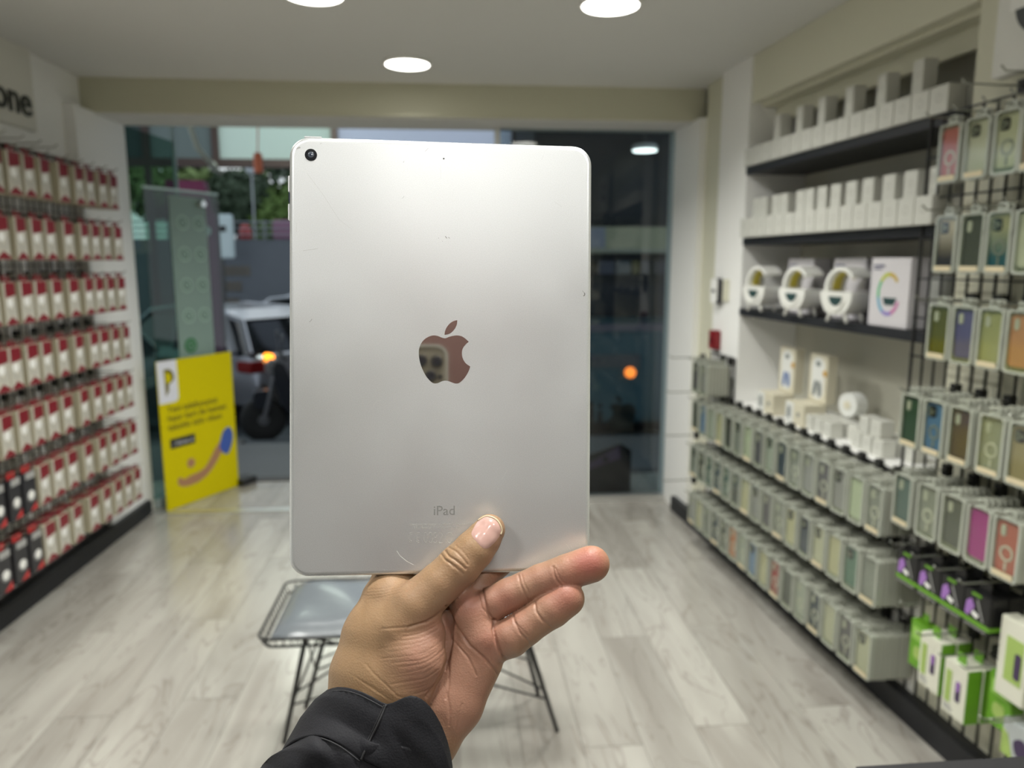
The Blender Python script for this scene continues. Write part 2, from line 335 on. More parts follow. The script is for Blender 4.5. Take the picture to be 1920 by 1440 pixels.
# ------------------------------------------------------------------ ceiling lamps
M_diff = mat('lamp_diffuser', (.95, .95, .9), .4, emit=(1, .98, .90), es=9.0)
M_rim = mat('lamp_rim', (.85, .85, .82), .4)
names = ['round ceiling lamp nearest the shop front, above the tablet', 'round ceiling lamp near the right shelves, cut by the frame top']
for i, (x, y) in enumerate(LAMPS):
    L_ = empty('ceiling_lamp', (x, y, 2.45))
    tag(L_, names[i] if i < 2 else ('round ceiling lamp left of the middle, just above the frame' if i == 2 else 'unseen round ceiling lamp in the rear of the shop behind the viewer'), 'lamp', 'round ceiling lamps')
    MB().lathe([(.113, 0), (.116, -.008), (.113, -.016), (.105, -.018), (.104, -.012)], 36).build('rim', M_rim, L_, True)
    MB().lathe([(.1035, -.010), (.1035, -.016), (.09, -.0175)], 36).build('diffuser', M_diff, L_)
    ld = bpy.data.lights.new('lamp_light', 'AREA'); ld.shape = 'DISK'; ld.size = .2; ld.spread = R(142); ld.energy = lamp_power(i); ld.color = (1, .995, .94)
    lo = bpy.data.objects.new('lamp_light', ld); COL.objects.link(lo); lo.parent = L_; lo.location = (0, 0, -.019)
# ------------------------------------------------------------------ goods on the walls
ORD = ['first', 'second', 'third', 'fourth', 'fifth', 'sixth', 'seventh', 'eighth', 'ninth', 'tenth', 'eleventh', 'twelfth', 'thirteenth', 'fourteenth', 'fifteenth', 'sixteenth', 'seventeenth']
def grid_mb(length, z0, z1, dx=.05, dz=.125, r=.0022):
    g = MB(); n = int(length/dx)
    for i in range(n+1):
        x = length*i/n; g.box(x-r, x+r, -r, r, z0, z1)
    m = max(1, round((z1-z0)/dz))
    for j in range(m+1):
        z = z0+(z1-z0)*j/m; g.box(0, length, -3*r, -r, z-r, z+r)
    return g
def make_hook(ln, m, clipm, tagm=None):
    h = MB().tube([(0, 0, 0), (0, -ln*.5, -.001), (0, -ln*.93, .0), (0, -ln, .012)], .0027, 6).build('display_hook', m)
    MB().box(-.013, .013, -.016, .004, -.02, .016).build('hook_clip', clipm, h)
    return h
# --- left wall
M_grid = mat('dark_grid_wire', (.10, .09, .09), .45, .5)
LY0 = 1.75; LLEN = 2.33; ROWZ = [1.763-.253*i for i in range(7)]
g = empty('wall_grid', LW(LY0, -.055), TL); tag(g, 'dark wire grid panel covering the left wall behind the red and white packs', 'display grid')
gg = grid_mb(LLEN, .10, 1.99); gg.build('wire_mesh', M_grid, g, kind=None) if False else tag(gg.build('wire_mesh', M_grid, g), kind='stuff')
for x in (0, LLEN): MB().tube([(x, 0, .09), (x, 0, 2.0)], .005, 8).build('grid_frame', M_grid, g)
for z in (.09, 2.0): MB().tube([(0, 0, z), (LLEN, 0, z)], .005, 8).build('grid_frame', M_grid, g)
M_packc = mat('pack_cream_card', (.50, .46, .33), .55); M_packw = mat('pack_white_card', (.52, .50, .43), .35, coat=.2)
M_red = mat('pack_red', (.20, .014, .022), .4, coat=.15); M_pgrey = mat('pack_print_grey', (.36, .36, .35), .4); M_bead = mat('pack_print_white', (.85, .85, .82), .3)
M_pblk = mat('pack_black', (.02, .02, .024), .35, coat=.3); M_redbr = mat('pack_bright_red', (.5, .03, .03), .35)
def make_pack(dark=False):
    w, h, t = .082, .168, .021
    body = MB()
    c = [(-w/2, 0), (w/2, 0), (w/2, h), (.02, h), (.02, h-.012), (-.02, h-.012), (-.02, h), (-w/2, h)]
    body.prism([(-w/2, 0), (w/2, 0), (w/2, h), (-w/2, h)], -t, 0)
    r = body.build('earphone_pack', M_pblk if dark else M_packc)
    MB().box(-w/2+.0005, w/2-.0005, -t-.0006, -t, .0005, h-.0005).build('front_card', M_pblk if dark else M_packw, r)
    MB().prism([(-.02, h-.03), (w/2-.001, h-.03), (w/2-.001, h-.002), (-.02, h-.002)] if dark else [(-w/2+.012, h-.062), (w/2-.002, h-.052), (w/2-.002, h-.002), (-w/2+.012, h-.002)], -t-.0012, -t-.0007).build('printed_panel', M_pgrey if dark else M_red, r)
    MB().prism([(-w/2+.004, .002), (w/2-.002, .002), (w/2-.002, .012), (0, .034), (-w/2+.004, .008)] if not dark else [(-.01, .004), (w/2-.004, .004), (w/2-.004, .035), (.012, .02)], -t-.0012, -t-.0007).build('printed_corner', M_redbr if dark else M_red, r)
    d = MB().lathe([(.019, -t-.0018), (.019, -t-.0013)], 18, (-.004 if not dark else .006, 0, .088 if not dark else .07), 'y').build('round_print', M_bead, r)
    MB().ringprism([(.026*math.cos(a)+.006, .066+.022*math.sin(a)) for a in np.linspace(0, 2*math.pi, 14, False)], [(.022*math.cos(a)+.006, .066+.018*math.sin(a)) for a in np.linspace(0, 2*math.pi, 14, False)], -t-.0012, -t-.0008).build('cable_print', M_pgrey, r)
    tg = MB().ringprism(rrect(.05, .03, .005, 2, 0, h+.010), rrect(.018, .008, .003, 2, 0, h+.014), -t*.6, -t*.5).build('hang_tab', M_red if not dark else M_redbr, r)
    return r
pk = make_pack(); pkd = make_pack(True); hk = make_hook(.225, M_hook, M_blackm)
for o in (pk, pkd, hk): index_kids(o)
back_me = MB().box(-.041, .041, -.021, 0, 0, .1655, 0).box(-.041, .041, -.021, 0, .1655, .168, 1).mesh('earphone_pack', [M_packc, M_red])
back_med = MB().box(-.041, .041, -.021, 0, 0, .168).mesh('earphone_pack', mat('pack_dark_red', (.07, .018, .015), .45))
LYS = [2.86, 2.97, 3.07, 3.18, 3.29, 3.405, 3.54, 3.675, 3.785, 3.895, 4.01]
first = {}
def place(proto, M, label, cat, group):
    if proto.name not in first: first[proto.name] = 1; o = proto
    else: o = copy_tree(proto)
    o.matrix_world = M; tag(o, label, cat, group); return o
def frame(P, th): return Matrix.Translation(P) @ Matrix.Rotation(th, 4, 'Z')
def rowname(i, n): return 'bottom row' if i == n-1 else ('top row' if i == 0 else ORD[i]+' row')
used = 0
for ri, z in enumerate(ROWZ):
    for ci, y in enumerate(LYS):
        ck = len(LYS)-1-ci
        dark = (ri >= 5 and ci <= 2)
        jy = random.uniform(-.008, .008); tl = random.uniform(-.05, .05)
        where = f'left wall {rowname(ri, 7)}, {ORD[ck]} hook from the window'
        place(hk, frame(LW(y+jy, -.045, z+.188), TL), f'wire hook on the {where}', 'hook', 'hooks on the left wall grid')
        nl = 4 if ck < 9 else 3
        off = .15
        fr = place(pkd if dark else pk, frame(LW(y+jy, off-.021, z), TL+tl) , ('black and red' if dark else 'red and white')+f' pack in front, {where}', 'pack', 'front packs on the left wall')
        for k in range(1, nl):
            o = link('earphone_pack', back_med if dark else back_me); o.matrix_world = frame(LW(y+jy+random.uniform(-.003, .003), off-.021-.0235*k, z+random.uniform(-.002, .003)), TL+tl*.6+random.uniform(-.02, .02))
            tag(o, ('black' if dark else 'cream')+f' packs behind the front one, {where}', 'pack', f'packs behind the front one, {where}')
# hooks above with nothing on them
for k, y in enumerate([2.95, 3.07, 3.19, 3.31, 3.43]):
    place(hk, frame(LW(y+.04, -.045, 1.985), TL), f'empty wire hook along the top of the left grid, {ORD[k]} from the viewer', 'hook', 'empty hooks above the left packs')
# sign on the left wall
sg = empty('wall_sign', LW(2.73, -.088, 2.095), TL); tag(sg, 'white raised sign board with dark letters, top left of the picture', 'sign')
MB().bbox(0, 1.04, -.03, 0, 0, .40, .004).build('board', mat('sign_white', (.70, .69, .63), .45), sg)
tm = text_mesh('iPhone', .185, mat('sign_letter_dark', (.03, .035, .03), .4), .004, .002, 'RIGHT')
o = link('lettering', tm, sg); o.matrix_local = Matrix.Translation((1.005, -.034, .06)) @ Matrix.Rotation(R(90), 4, 'X')

# --- right wall phone case boxes
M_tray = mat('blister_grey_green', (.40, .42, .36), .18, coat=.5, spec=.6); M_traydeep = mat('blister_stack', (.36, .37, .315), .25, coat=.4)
M_lab = mat('cream_label', (.62, .54, .36), .5); M_win = glass_mat('blister_window', (.90, .92, .86), .05, .08)
M_lens = mat('case_lens_black', (.015, .015, .02), .15); M_hole = mat('case_inner_pale', (.55, .55, .50), .4)
def case_mat(nm, c, c2=None, rough=.35, coat=0):
    if c2 is None: return mat(nm, c, rough, coat=coat)
    m = mat(nm, c, rough); nt = m.node_tree; t = nt.nodes.new('ShaderNodeTexCoord'); s = nt.nodes.new('ShaderNodeSeparateXYZ'); r = nt.nodes.new('ShaderNodeValToRGB')
    r.color_ramp.elements[0].color = (*c2, 1); r.color_ramp.elements[1].color = (*c, 1); r.color_ramp.elements[0].position = .04; r.color_ramp.elements[1].position = .12
    nt.links.new(t.outputs['Object'], s.inputs[0]); nt.links.new(s.outputs['Z'], r.inputs['Fac']); nt.links.new(r.outputs[0], nt.nodes['Principled BSDF'].inputs['Base Color']); return m
BW, BH, BT = .084, .160, .0145
OUT = rrect(BW, BH, .010, 3, 0, BH/2); INN = rrect(BW-.014, BH-.012, .008, 3, 0, BH/2+.001)
tray_me = MB().ringprism(OUT, INN, -BT, 0).prism([(p[0], p[1]) for p in OUT], -.0008, .0004).mesh('tray', M_tray)
win_me = MB().prism(INN, -BT+.0012, -BT+.0018).mesh('window', M_win)
tab_me = MB().ringprism(rrect(.036, .024, .006, 2, 0, BH+.010), rrect(.016, .007, .003, 2, 0, BH+.013), -BT*.55, -BT*.4).mesh('hang_tab', M_tray)
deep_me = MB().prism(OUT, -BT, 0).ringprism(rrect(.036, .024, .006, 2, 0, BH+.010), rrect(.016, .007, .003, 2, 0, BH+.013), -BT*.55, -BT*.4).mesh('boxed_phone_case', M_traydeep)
lab_me = MB().bbox(-BW/2+.010, BW/2-.010, -BT-.0022, -BT-.0002, .006, .020, .0006).mesh('label_strip', M_lab)
CW, CHh = BW-.019, BH-.030
case_cache = {}
def boxed_case(M, label, cm, style='plain', lab=True, clearback=False, grp='front boxes on the right wall'):
    r = empty('boxed_phone_case', M=M); tag(r, label, 'phone case', grp)
    link('tray', tray_me, r); link('hang_tab', tab_me, r); link('window', win_me, r)
    k = (cm.name, 'c')
    if k not in case_cache:
        o_ = rrect(CW, CHh, .012, 4, 0, BH/2+.003); i_ = rrect(CW-.006, CHh-.006, .010, 4, 0, BH/2+.003)
        case_cache[k] = MB().prism(i_, -.0075, -.003).ringprism(o_, i_, -.0095, -.002).mesh('phone_case', cm)
    c = link('phone_case', case_cache[k], r)
    if 'cam' in style:
        if 'cam' not in case_cache:
            case_cache['cam'] = MB().prism(rrect(.030, .032, .008, 3, -.012, BH/2+.003+CHh/2-.022), -.0105, -.0076).mesh('camera_cutout', M_lens)
        link('camera_cutout', case_cache['cam'], c)
        for kk, (lx, lz) in enumerate(((-.018, .006), (-.018, -.007), (-.005, 0))):
            if 'cl%d' % kk not in case_cache: case_cache['cl%d' % kk] = MB().ringprism([(-.0+lx+.0052*math.cos(a), BH/2+.003+CHh/2-.022+lz+.0052*math.sin(a)) for a in np.linspace(0, 6.283, 12, False)], [(lx+.0035*math.cos(a), BH/2+.003+CHh/2-.022+lz+.0035*math.sin(a)) for a in np.linspace(0, 6.283, 12, False)], -.0118, -.0106).mesh('lens_ring', M_tray)
            link('lens_ring', case_cache['cl%d' % kk], c)
    elif 'hole' in style:
        if 'hole' not in case_cache:
            case_cache['hole'] = MB().prism(rrect(.015, .030, .0072, 3, -.014, BH/2+.003+CHh/2-.023), -.0100, -.0076).mesh('camera_cutout', M_hole)
        link('camera_cutout', case_cache['hole'], c)
    if 'ring' in style:
        if 'ring' not in case_cache:
            cz = BH/2-.012
            A_ = [(.0205*math.cos(a), cz+.0205*math.sin(a)) for a in np.linspace(0, 6.283, 20, False)]; B_ = [(.015*math.cos(a), cz+.015*math.sin(a)) for a in np.linspace(0, 6.283, 20, False)]
            case_cache['ring'] = MB().ringprism(A_, B_, -.0095, -.0076).box(-.003, .003, -.0095, -.0076, cz-.045, cz-.024).mesh('magnet_ring', mat('magnet_ring_grey', (.33, .34, .32), .3, .3))
            case_cache['ringp'] = MB().ringprism(A_, B_, -.0095, -.0076).box(-.003, .003, -.0095, -.0076, cz-.045, cz-.024).mesh('magnet_ring', mat('magnet_ring_white', (.66, .64, .6), .3))
        link('magnet_ring', case_cache['ringp' if 'ringp' in style else 'ring'], c)
    if lab: link('label_strip', lab_me, r)
    return r
CM = {k: case_mat('case_'+k.replace(' ', '_'), *v) for k, v in {
 'coral red': ((.50, .10, .09),), 'cream white': ((.60, .58, .50),), 'mirror silver': ((.58, .57, .45), None, .15), 'dusty pink': ((.50, .30, .25),),
 'sand to black': ((.45, .36, .25), (.03, .025, .03)), 'dark grey': ((.075, .075, .07),), 'cream to teal': ((.42, .40, .26), (.01, .10, .15)), 'milky white': ((.60, .60, .52),),
 'olive': ((.11, .11, .03),), 'violet': ((.12, .11, .30),), 'pale lime': ((.40, .40, .22),), 'peach': ((.58, .28, .17),),
 'dark green': ((.04, .085, .055),), 'sky blue': ((.10, .21, .42),), 'brown mauve': ((.11, .075, .075),), 'clear grey': ((.33, .34, .30),), 'gold floral': ((.38, .31, .19),),
 'slate teal': ((.10, .16, .165),), 'smoky clear': ((.27, .28, .27),), 'slate grey': ((.10, .11, .115),), 'magenta': ((.42, .025, .30),), 'salmon red': ((.50, .13, .10),),
 'orange': ((.60, .22, .12),), 'light grey': ((.45, .48, .48),), 'denim blue': ((.17, .28, .55),), 'ivory': ((.60, .56, .42),), 'crimson': ((.40, .03, .04),), 'navy': ((.045, .065, .11),),
 'silver grey': ((.28, .29, .30),), 'lavender grey': ((.34, .33, .38),), 'sage green': ((.12, .22, .19),), 'dusky purple': ((.13, .12, .16),), 'mint white': ((.56, .62, .52),)}.items()}
hr = make_hook(.19, M_hook, M_blackm); index_kids(hr)
g = empty('wall_grid', RW(2.29, .006), TR); tag(g, 'black wire grid of phone cases nearest the viewer on the right wall', 'display grid')
tag(grid_mb(.95, .10, 1.94, .05, .125, .0028).build('wire_mesh', M_blackm, g), kind='stuff')
for x in (0, .95): MB().tube([(x, 0, .09), (x, 0, 1.95)], .005, 8).build('grid_frame', M_blackm, g)
g = empty('wall_grid', RW(3.86, .006), TR); tag(g, 'long low wire grid of phone cases under the white ledge', 'display grid')
tag(grid_mb(1.54, .10, .80, .05, .12, .0022).build('wire_mesh', M_blackm, g), kind='stuff')
for z in (.095, .805): MB().tube([(0, 0, z), (1.54, 0, z)], .005, 8).build('grid_frame', M_blackm, g)
g = empty('wall_grid', RW(3.86, .006), TR); tag(g, 'small raised wire grid at the far end beside the white column', 'display grid')
tag(grid_mb(.29, .82, 1.03, .05, .10, .0022).build('wire_mesh', M_blackm, g), kind='stuff')
NEARB = {
 'A': (1.72, [(2.054, 'coral red', 'ringp', 1), (1.952, 'cream white', 'cam', 1), (1.852, 'mirror silver', 'cam ring', 0), (1.765, 'dusty pink', 'ringp', 1), (1.665, 'cream white', 'hole', 1)]),
 'B': (1.47, [(2.036, 'sand to black', 'cam', 1), (1.938, 'dark grey', 'hole', 1), (1.845, 'cream to teal', 'cam ring', 1), (1.752, 'milky white', '', 0), (1.655, 'clear grey', 'hole', 1)]),
 'C': (1.222, [(2.033, 'olive', 'hole', 1), (1.937, 'violet', 'hole', 0), (1.841, 'pale lime', 'hole', 1), (1.747, 'peach', 'hole', 0), (1.655, 'light grey', 'hole', 1)]),
 'D': (.955, [(2.068, 'dark green', 'hole', 1), (1.970, 'sky blue', 'cam ring', 1), (1.868, 'brown mauve', 'hole', 1), (1.760, 'clear grey', 'hole ringp', 1), (1.662, 'gold floral', 'cam', 1)]),
 'E': (.709, [(2.071, 'slate teal', 'hole', 1), (1.964, 'smoky clear', 'hole ringp', 0), (1.864, 'slate grey', 'hole', 0), (1.770, 'magenta', '', 0), (1.678, 'salmon red', 'hole ringp', 1)])}
RN = {'A': 'top row', 'B': 'second row', 'C': 'third row', 'D': 'fourth row', 'E': 'fifth row'}
ndeep = 0
def deep(y, off, z, n, where, step=.0168, jit=.0015):
    global ndeep
    for k in range(1, n):
        o = link('boxed_phone_case', deep_me); o.matrix_world = frame(RW(y+random.uniform(-jit, jit), off-step*k, z+random.uniform(-jit, jit)), TR+random.uniform(-.015, .015))
        tag(o, f'plain clear boxes stacked behind, {where}', 'phone case', f'boxes behind the front one, {where}'); ndeep += 1
DN = {'A': 2, 'B': 2, 'C': 2, 'D': 6, 'E': 6}
for rk, (z, items) in NEARB.items():
    for k, (y, cn, stl, lb) in enumerate(items):
        where = f'near right grid {RN[rk]}, {ORD[k]} hook from the window'
        place(hr, frame(RW(y, .012, z+BH+.014), TR), f'wire hook on the {where}', 'hook', 'hooks on the near right grid')
        boxed_case(frame(RW(y, .155-BT if DN[rk] > 2 else .105, z), TR+random.uniform(-.03, .03)), f'{cn} boxed phone case, {where}', CM[cn], stl, lb, grp='boxed cases on the near right grid')
        deep(y, .155-BT if DN[rk] > 2 else .105, z, DN[rk], where)
for k, y in enumerate((1.93, 1.80, 1.68)):
    place(hr, frame(RW(y, .012, 1.955), TR), f'empty hook above the top cases, {ORD[k]} from the window', 'hook', 'empty hooks above the near cases')
LOW = [(.640, 'upper'), (.400, 'middle'), (.145, 'lowest')]
LC = [['silver grey', 'mint white', 'lavender grey', 'dusky purple', 'lavender grey', 'silver grey', 'navy', 'light grey', 'dusky purple', 'mint white', 'silver grey', 'dark grey', 'ivory', 'light grey', 'denim blue', 'slate grey'],
      ['silver grey', 'sage green', 'ivory', 'cream white', 'navy', 'ivory', 'silver grey', 'dusky purple', 'lavender grey', 'ivory', 'slate grey', 'slate teal', 'navy', 'slate teal', 'dark grey', 'silver grey'],
      ['cream white', 'dusky purple', 'cream white', 'navy', 'light grey', 'slate grey', 'crimson', 'ivory', 'denim blue', 'light grey', 'orange', 'slate grey', 'navy', 'silver grey', 'ivory', 'lavender grey']]
LYR = [2.193+.0985*i for i in range(16)]
for ri, (z, rn) in enumerate(LOW):
    for ci, y in enumerate(LYR):
        if ci > 14 and ri == 0: pass
        cn = LC[ri][ci]; where = f'{rn} ledge row, {ORD[ci]} hook from the viewer'
        n = 9 if ci == 0 else (3 if ci < 12 else 3)
        place(hr, frame(RW(y, .012, z+BH+.014), TR), f'wire hook on the {where}', 'hook', 'hooks on the low grid under the ledge')
        boxed_case(frame(RW(y, .160-BT, z), TR+random.uniform(-.04, .04)), f'{cn} boxed phone case, {where}', CM[cn], random.choice(['hole', 'hole ringp', 'cam', '']) if (ri, ci) not in ((0, 1),) else '', ci % 3 == 0, grp='boxed cases on the low grid')
        deep(y, .160-BT, z, n, where)
# what hangs between the counted ones and the wall: too many to be picked apart
sm = MB()
for ri, (z, rn) in enumerate(LOW):
    for ci, y in enumerate(LYR[1:]):
        for k in range(3, 8):
            Mx = frame(RW(y, .160-BT-.0168*k, z+random.uniform(-.002, .002)), TR+random.uniform(-.015, .015))
            o_ = [Mx @ Vector((p[0], -BT, p[1])) for p in OUT]; i_ = [Mx @ Vector((p[0], 0, p[1])) for p in OUT]; n_ = len(OUT)
            sm.add(o_+i_, [tuple(range(n_)), tuple(reversed(range(n_, 2*n_)))]+[(a, (a+1) % n_, n_+(a+1) % n_, n_+a) for a in range(n_)])
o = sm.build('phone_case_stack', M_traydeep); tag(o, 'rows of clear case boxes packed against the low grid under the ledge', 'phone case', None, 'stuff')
# raised grid by the column
for k, (y, cn) in enumerate(((3.60, 'lavender grey'), (3.70, 'dusky purple'))):
    where = f'small grid beside the white column, {ORD[k]} hook from the viewer'
    place(hr, frame(RW(y, .012, .838+BH+.014), TR), f'wire hook on the {where}', 'hook', 'hooks on the small far grid')
    boxed_case(frame(RW(y, .155-BT, .838), TR), f'{cn} boxed phone case, {where}', CM[cn], 'hole', 0, grp='boxed cases on the small far grid')
    deep(y, .155-BT, .838, 7 if k == 0 else 4, where)
for k, (y, z) in enumerate(((3.83, .83+.175), (3.86, .640+.175), (3.87, .40+.175), (3.88, .145+.175))):
    place(hr, frame(RW(y, .06, z), TR), f'bare hook tip beyond the {("small grid", "upper ledge row", "middle ledge row", "lowest ledge row")[k]}, beside the white door post', 'hook', 'bare hooks by the door post')

# --- chargers in black boxes and green-white boxes
M_ck = mat('box_black_gloss', (.007, .007, .008), .4, coat=.1); M_gr = mat('box_green', (.13, .33, .02), .4); M_pur = mat('print_purple', (.33, .16, .48), .4)
M_gw = mat('box_white', (.66, .66, .56), .45); M_pg = mat('print_lightgreen', (.33, .46, .12), .5); M_pd = mat('print_dark', (.05, .03, .08), .4); M_lg = mat('box_grey', (.42, .45, .45), .4)
def black_box():
    r = MB().bbox(-.046, .046, -.05, 0, 0, .105, .002).build('charger_box', M_ck)
    MB().box(-.0465, .0465, -.0508, -.001, .014, .026).build('green_band', M_gr, r)
    MB().prism([(-.040, .035), (-.028, .030), (-.008, .062), (-.02, .082), (-.036, .070)], -.0512, -.0502).build('purple_print', M_pur, r)
    MB().prism([(-.016, .040), (.004, .033), (.008, .044), (-.012, .051)], -.0512, -.0502).build('white_print', M_bead, r)
    MB().prism([(-.002, .085), (.002, .085), (.026, .032), (.022, .032)], -.0512, -.0502).build('slash_print', M_pgrey, r)
    MB().box(-.02, .02, -.03, -.028, .105, .135).build('hang_tab', M_ck, r)
    MB().box(-.020, .012, -.0512, -.0502, .094, .101).build('green_print', M_gr, r)
    b = MB()
    for k in range(8): b.ringprism(rrect(.007, .006, .002, 1, -.036+.0095*k, .0075), rrect(.004, .003, .001, 1, -.036+.0095*k, .0075), -.0512, -.0502)
    b.build('icon_row', M_pgrey, r)
    return r
def white_box():
    r = MB().bbox(-.044, .044, -.045, 0, 0, .16, .002).build('charger_box', M_gw)
    MB().box(.0435, .0446, -.044, -.001, .001, .159).build('green_side', M_gr, r)
    MB().box(-.033, -.012, -.0462, -.0452, .035, .130).build('green_print', M_pg, r)
    MB().prism(rrect(.018, .060, .005, 2, .014, .082), -.0462, -.0452).build('device_print', M_pd, r)
    MB().prism(rrect(.010, .030, .003, 2, .014, .098), -.0470, -.0463).build('purple_print', M_pur, r)
    t = MB()
    for k in range(5): t.box(-.035, -.035+.05*random.uniform(.5, 1), -.0462, -.0452, .012+.004*k, .0135+.004*k)
    t.build('small_print', M_pgrey, r)
    MB().box(-.016, .016, -.03, -.028, .16, .19).build('hang_tab', M_gr, r)
    return r
bb = black_box(); wbx = white_box(); index_kids(bb); index_kids(wbx)
for k, y in enumerate((2.05, 1.955, 1.862, 1.770)):
    w_ = f'{ORD[k]} hook from the window'
    place(hr, frame(RW(y, .012, .535+.127), TR), f'wire hook holding black charger boxes, {w_}', 'hook', 'hooks of the charger boxes')
    place(bb, frame(RW(y, .085, .525), TR), f'black charger box with purple print and green band, {w_}', 'box', 'black charger boxes')
    o = copy_tree(bb); o.matrix_world = frame(RW(y+.002, .033, .527), TR); tag(o, f'black charger box behind the front one, {w_}', 'box', 'black charger boxes')
for k, (y, off, z) in enumerate(((1.935, .10, .255), (1.825, .105, .235))):
    place(wbx, frame(RW(y, off-.02, z), TR), f'white and green charger box, {("further from", "closer to")[k]} the viewer, bottom right', 'box', 'white and green charger boxes')
    o = copy_tree(wbx); o.matrix_world = frame(RW(y, off-.068, z+.002), TR); tag(o, f'white and green charger box standing behind the front one, {("far", "near")[k]} pair', 'box', 'white and green charger boxes')
for k, (y, z, c) in enumerate(((2.03, .26, 'left of the white charger boxes'), (1.715, .27, 'right of the white charger boxes'))):
    r = empty('green_box', RW(y, .05, z), TR); tag(r, f'bright green upright box {c}', 'box')
    MB().bbox(-.04, .04, -.04, 0, 0, .15, .002).build('carton', M_gr, r)
    MB().prism(rrect(.04, .04, .012, 2, 0, .05), -.0412, -.0402).build('oval_print', M_pg, r)
    MB().box(-.03, .03, -.0412, -.0402, .09, .13).build('pale_print', mat('print_pale%d' % k, (.28, .5, .1), .5), r)
    MB().box(-.012, .012, -.022, -.020, .15, .178).build('hang_tab', M_gr, r)
r = empty('white_box', RW(1.665, .07, .385), TR); tag(r, 'tall white box with green print at the right frame edge', 'box')
MB().bbox(-.045, .045, -.045, 0, 0, .215, .002).build('carton', M_gw, r)
MB().box(-.02, .035, -.0462, -.0452, .05, .17).build('green_print', M_pg, r)
MB().prism(rrect(.02, .07, .006, 2, .02, .10), -.047, -.0463).build('device_print', M_pd, r)
for k, (y, z, h) in enumerate(((1.63, .23, .10), (1.60, .10, .11))):
    r = empty('grey_box', RW(y, .065, z), TR); tag(r, ('pale grey box with a dark green earpiece, lower right edge', 'grey and green box in the lowest right corner')[k], 'box')
    MB().bbox(-.05, .05, -.04, 0, 0, h, .002).build('carton', M_lg, r)
    MB().prism(smooth_poly([(.0, .02), (.025, .03), (.03, .06), (.01, .07), (-.012, .05)], 3), -.0412, -.0402).build('device_print', M_gr if k else M_pd, r)
    MB().prism([(-.049, .001), (-.01, .001), (-.03, .06), (-.049, .07)], -.0412, -.0402).build('green_print', M_pg, r)
for k, (y, z) in enumerate(((1.985, .50), (1.905, .445), (1.815, .43), (1.735, .44), (1.655, .345), (1.62, .36))):
    place(hr, frame(RW(y, .012, z), TR), f'hook above the lower charger boxes, {ORD[k]} from the window', 'hook', 'hooks above the lower charger boxes')

# --- niche: counter ledge and shelves
c = struct(rbox(2.161, 3.559, -.30, -.002, 0, .79), 'wall_right_6', M_white)
ld_ = empty('ledge_top', RW(2.161, 0, .79), TR+math.pi); 
ledge = rbox(2.162, 3.558, -.288, .003, .7905, .812).build('ledge_top', M_white); bpy.data.objects.remove(ld_); ledge.name = 'ledge_top'
tag(ledge, 'white ledge above the low rows of phone cases', 'counter')
for z, nm in ((1.945, 'top'), (1.615, 'middle'), (1.28, 'lowest')):
    sh = rbox(2.162, 3.558, -.288, 0.004, z-.034, z).build('wall_shelf', M_black)
    tag(sh, f'{nm} of the three black shelves in the niche', 'shelf', 'black shelves in the niche')
M_bx = mat('white_carton', (.60, .60, .55), .4); M_bp = mat('faint_grey_print', (.50, .50, .46), .5)
def small_box(w, d, h):
    r = MB().bbox(-w/2, w/2, -d, 0, 0, h, .0015).build('accessory_box', M_bx)
    MB().ringprism([(w*.16*math.cos(a), h*.55+w*.2*math.sin(a)) for a in np.linspace(0, 6.28, 12, False)], [(w*.11*math.cos(a), h*.55+w*.14*math.sin(a)) for a in np.linspace(0, 6.28, 12, False)], -d-.0007, -d-.0001).box(-w*.25, w*.25, -d-.0007, -d-.0001, h*.18, h*.20).build('printed_mark', M_bp, r)
    index_kids(r); return r
sb1 = small_box(.080, .06, .082); sb2 = small_box(.052, .05, .105); sb3 = small_box(.078, .07, .088); sb4 = small_box(.066, .05, .088)
T1 = [2.26+.084*i for i in range(16)]
for i, y in enumerate(T1):
    if y > 3.53: break
    place(sb1, frame(RW(y, -.045, 1.9455), TR), f'white box standing on the top shelf, {ORD[i]} from the viewer', 'box', 'white boxes on the top shelf')
    b2_ = copy_tree(sb1); b2_.matrix_world = frame(RW(y, -.112, 1.9455), TR); tag(b2_, f'white box in the back row of the top shelf, {ORD[i]} from the viewer', 'box', 'white boxes on the top shelf')
for i, y in enumerate((2.383, 2.565, 2.752, 2.935, 3.10, 3.285)):
    place(sb2, frame(RW(y, -.048, 2.028), TR), f'narrow white box stacked on top, top shelf, {ORD[i]} from the viewer', 'box', 'narrow boxes stacked on the top shelf')
for i, y in enumerate([2.26+.082*i for i in range(16)]):
    if y > 3.53: break
    place(sb3, frame(RW(y, -.035, 1.6155), TR), f'white box on the middle shelf, lower layer, {ORD[i]} from the viewer', 'box', 'lower white boxes on the middle shelf')
for i, y in enumerate((2.27, 2.375, 2.485, 2.60, 2.70, 2.80, 2.895, 2.985, 3.055, 3.19, 3.26, 3.375, 3.445)):
    place(sb4, frame(RW(y, -.048, 1.7045), TR), f'white box on the middle shelf, upper layer, {ORD[i]} from the viewer', 'box', 'upper white boxes on the middle shelf')
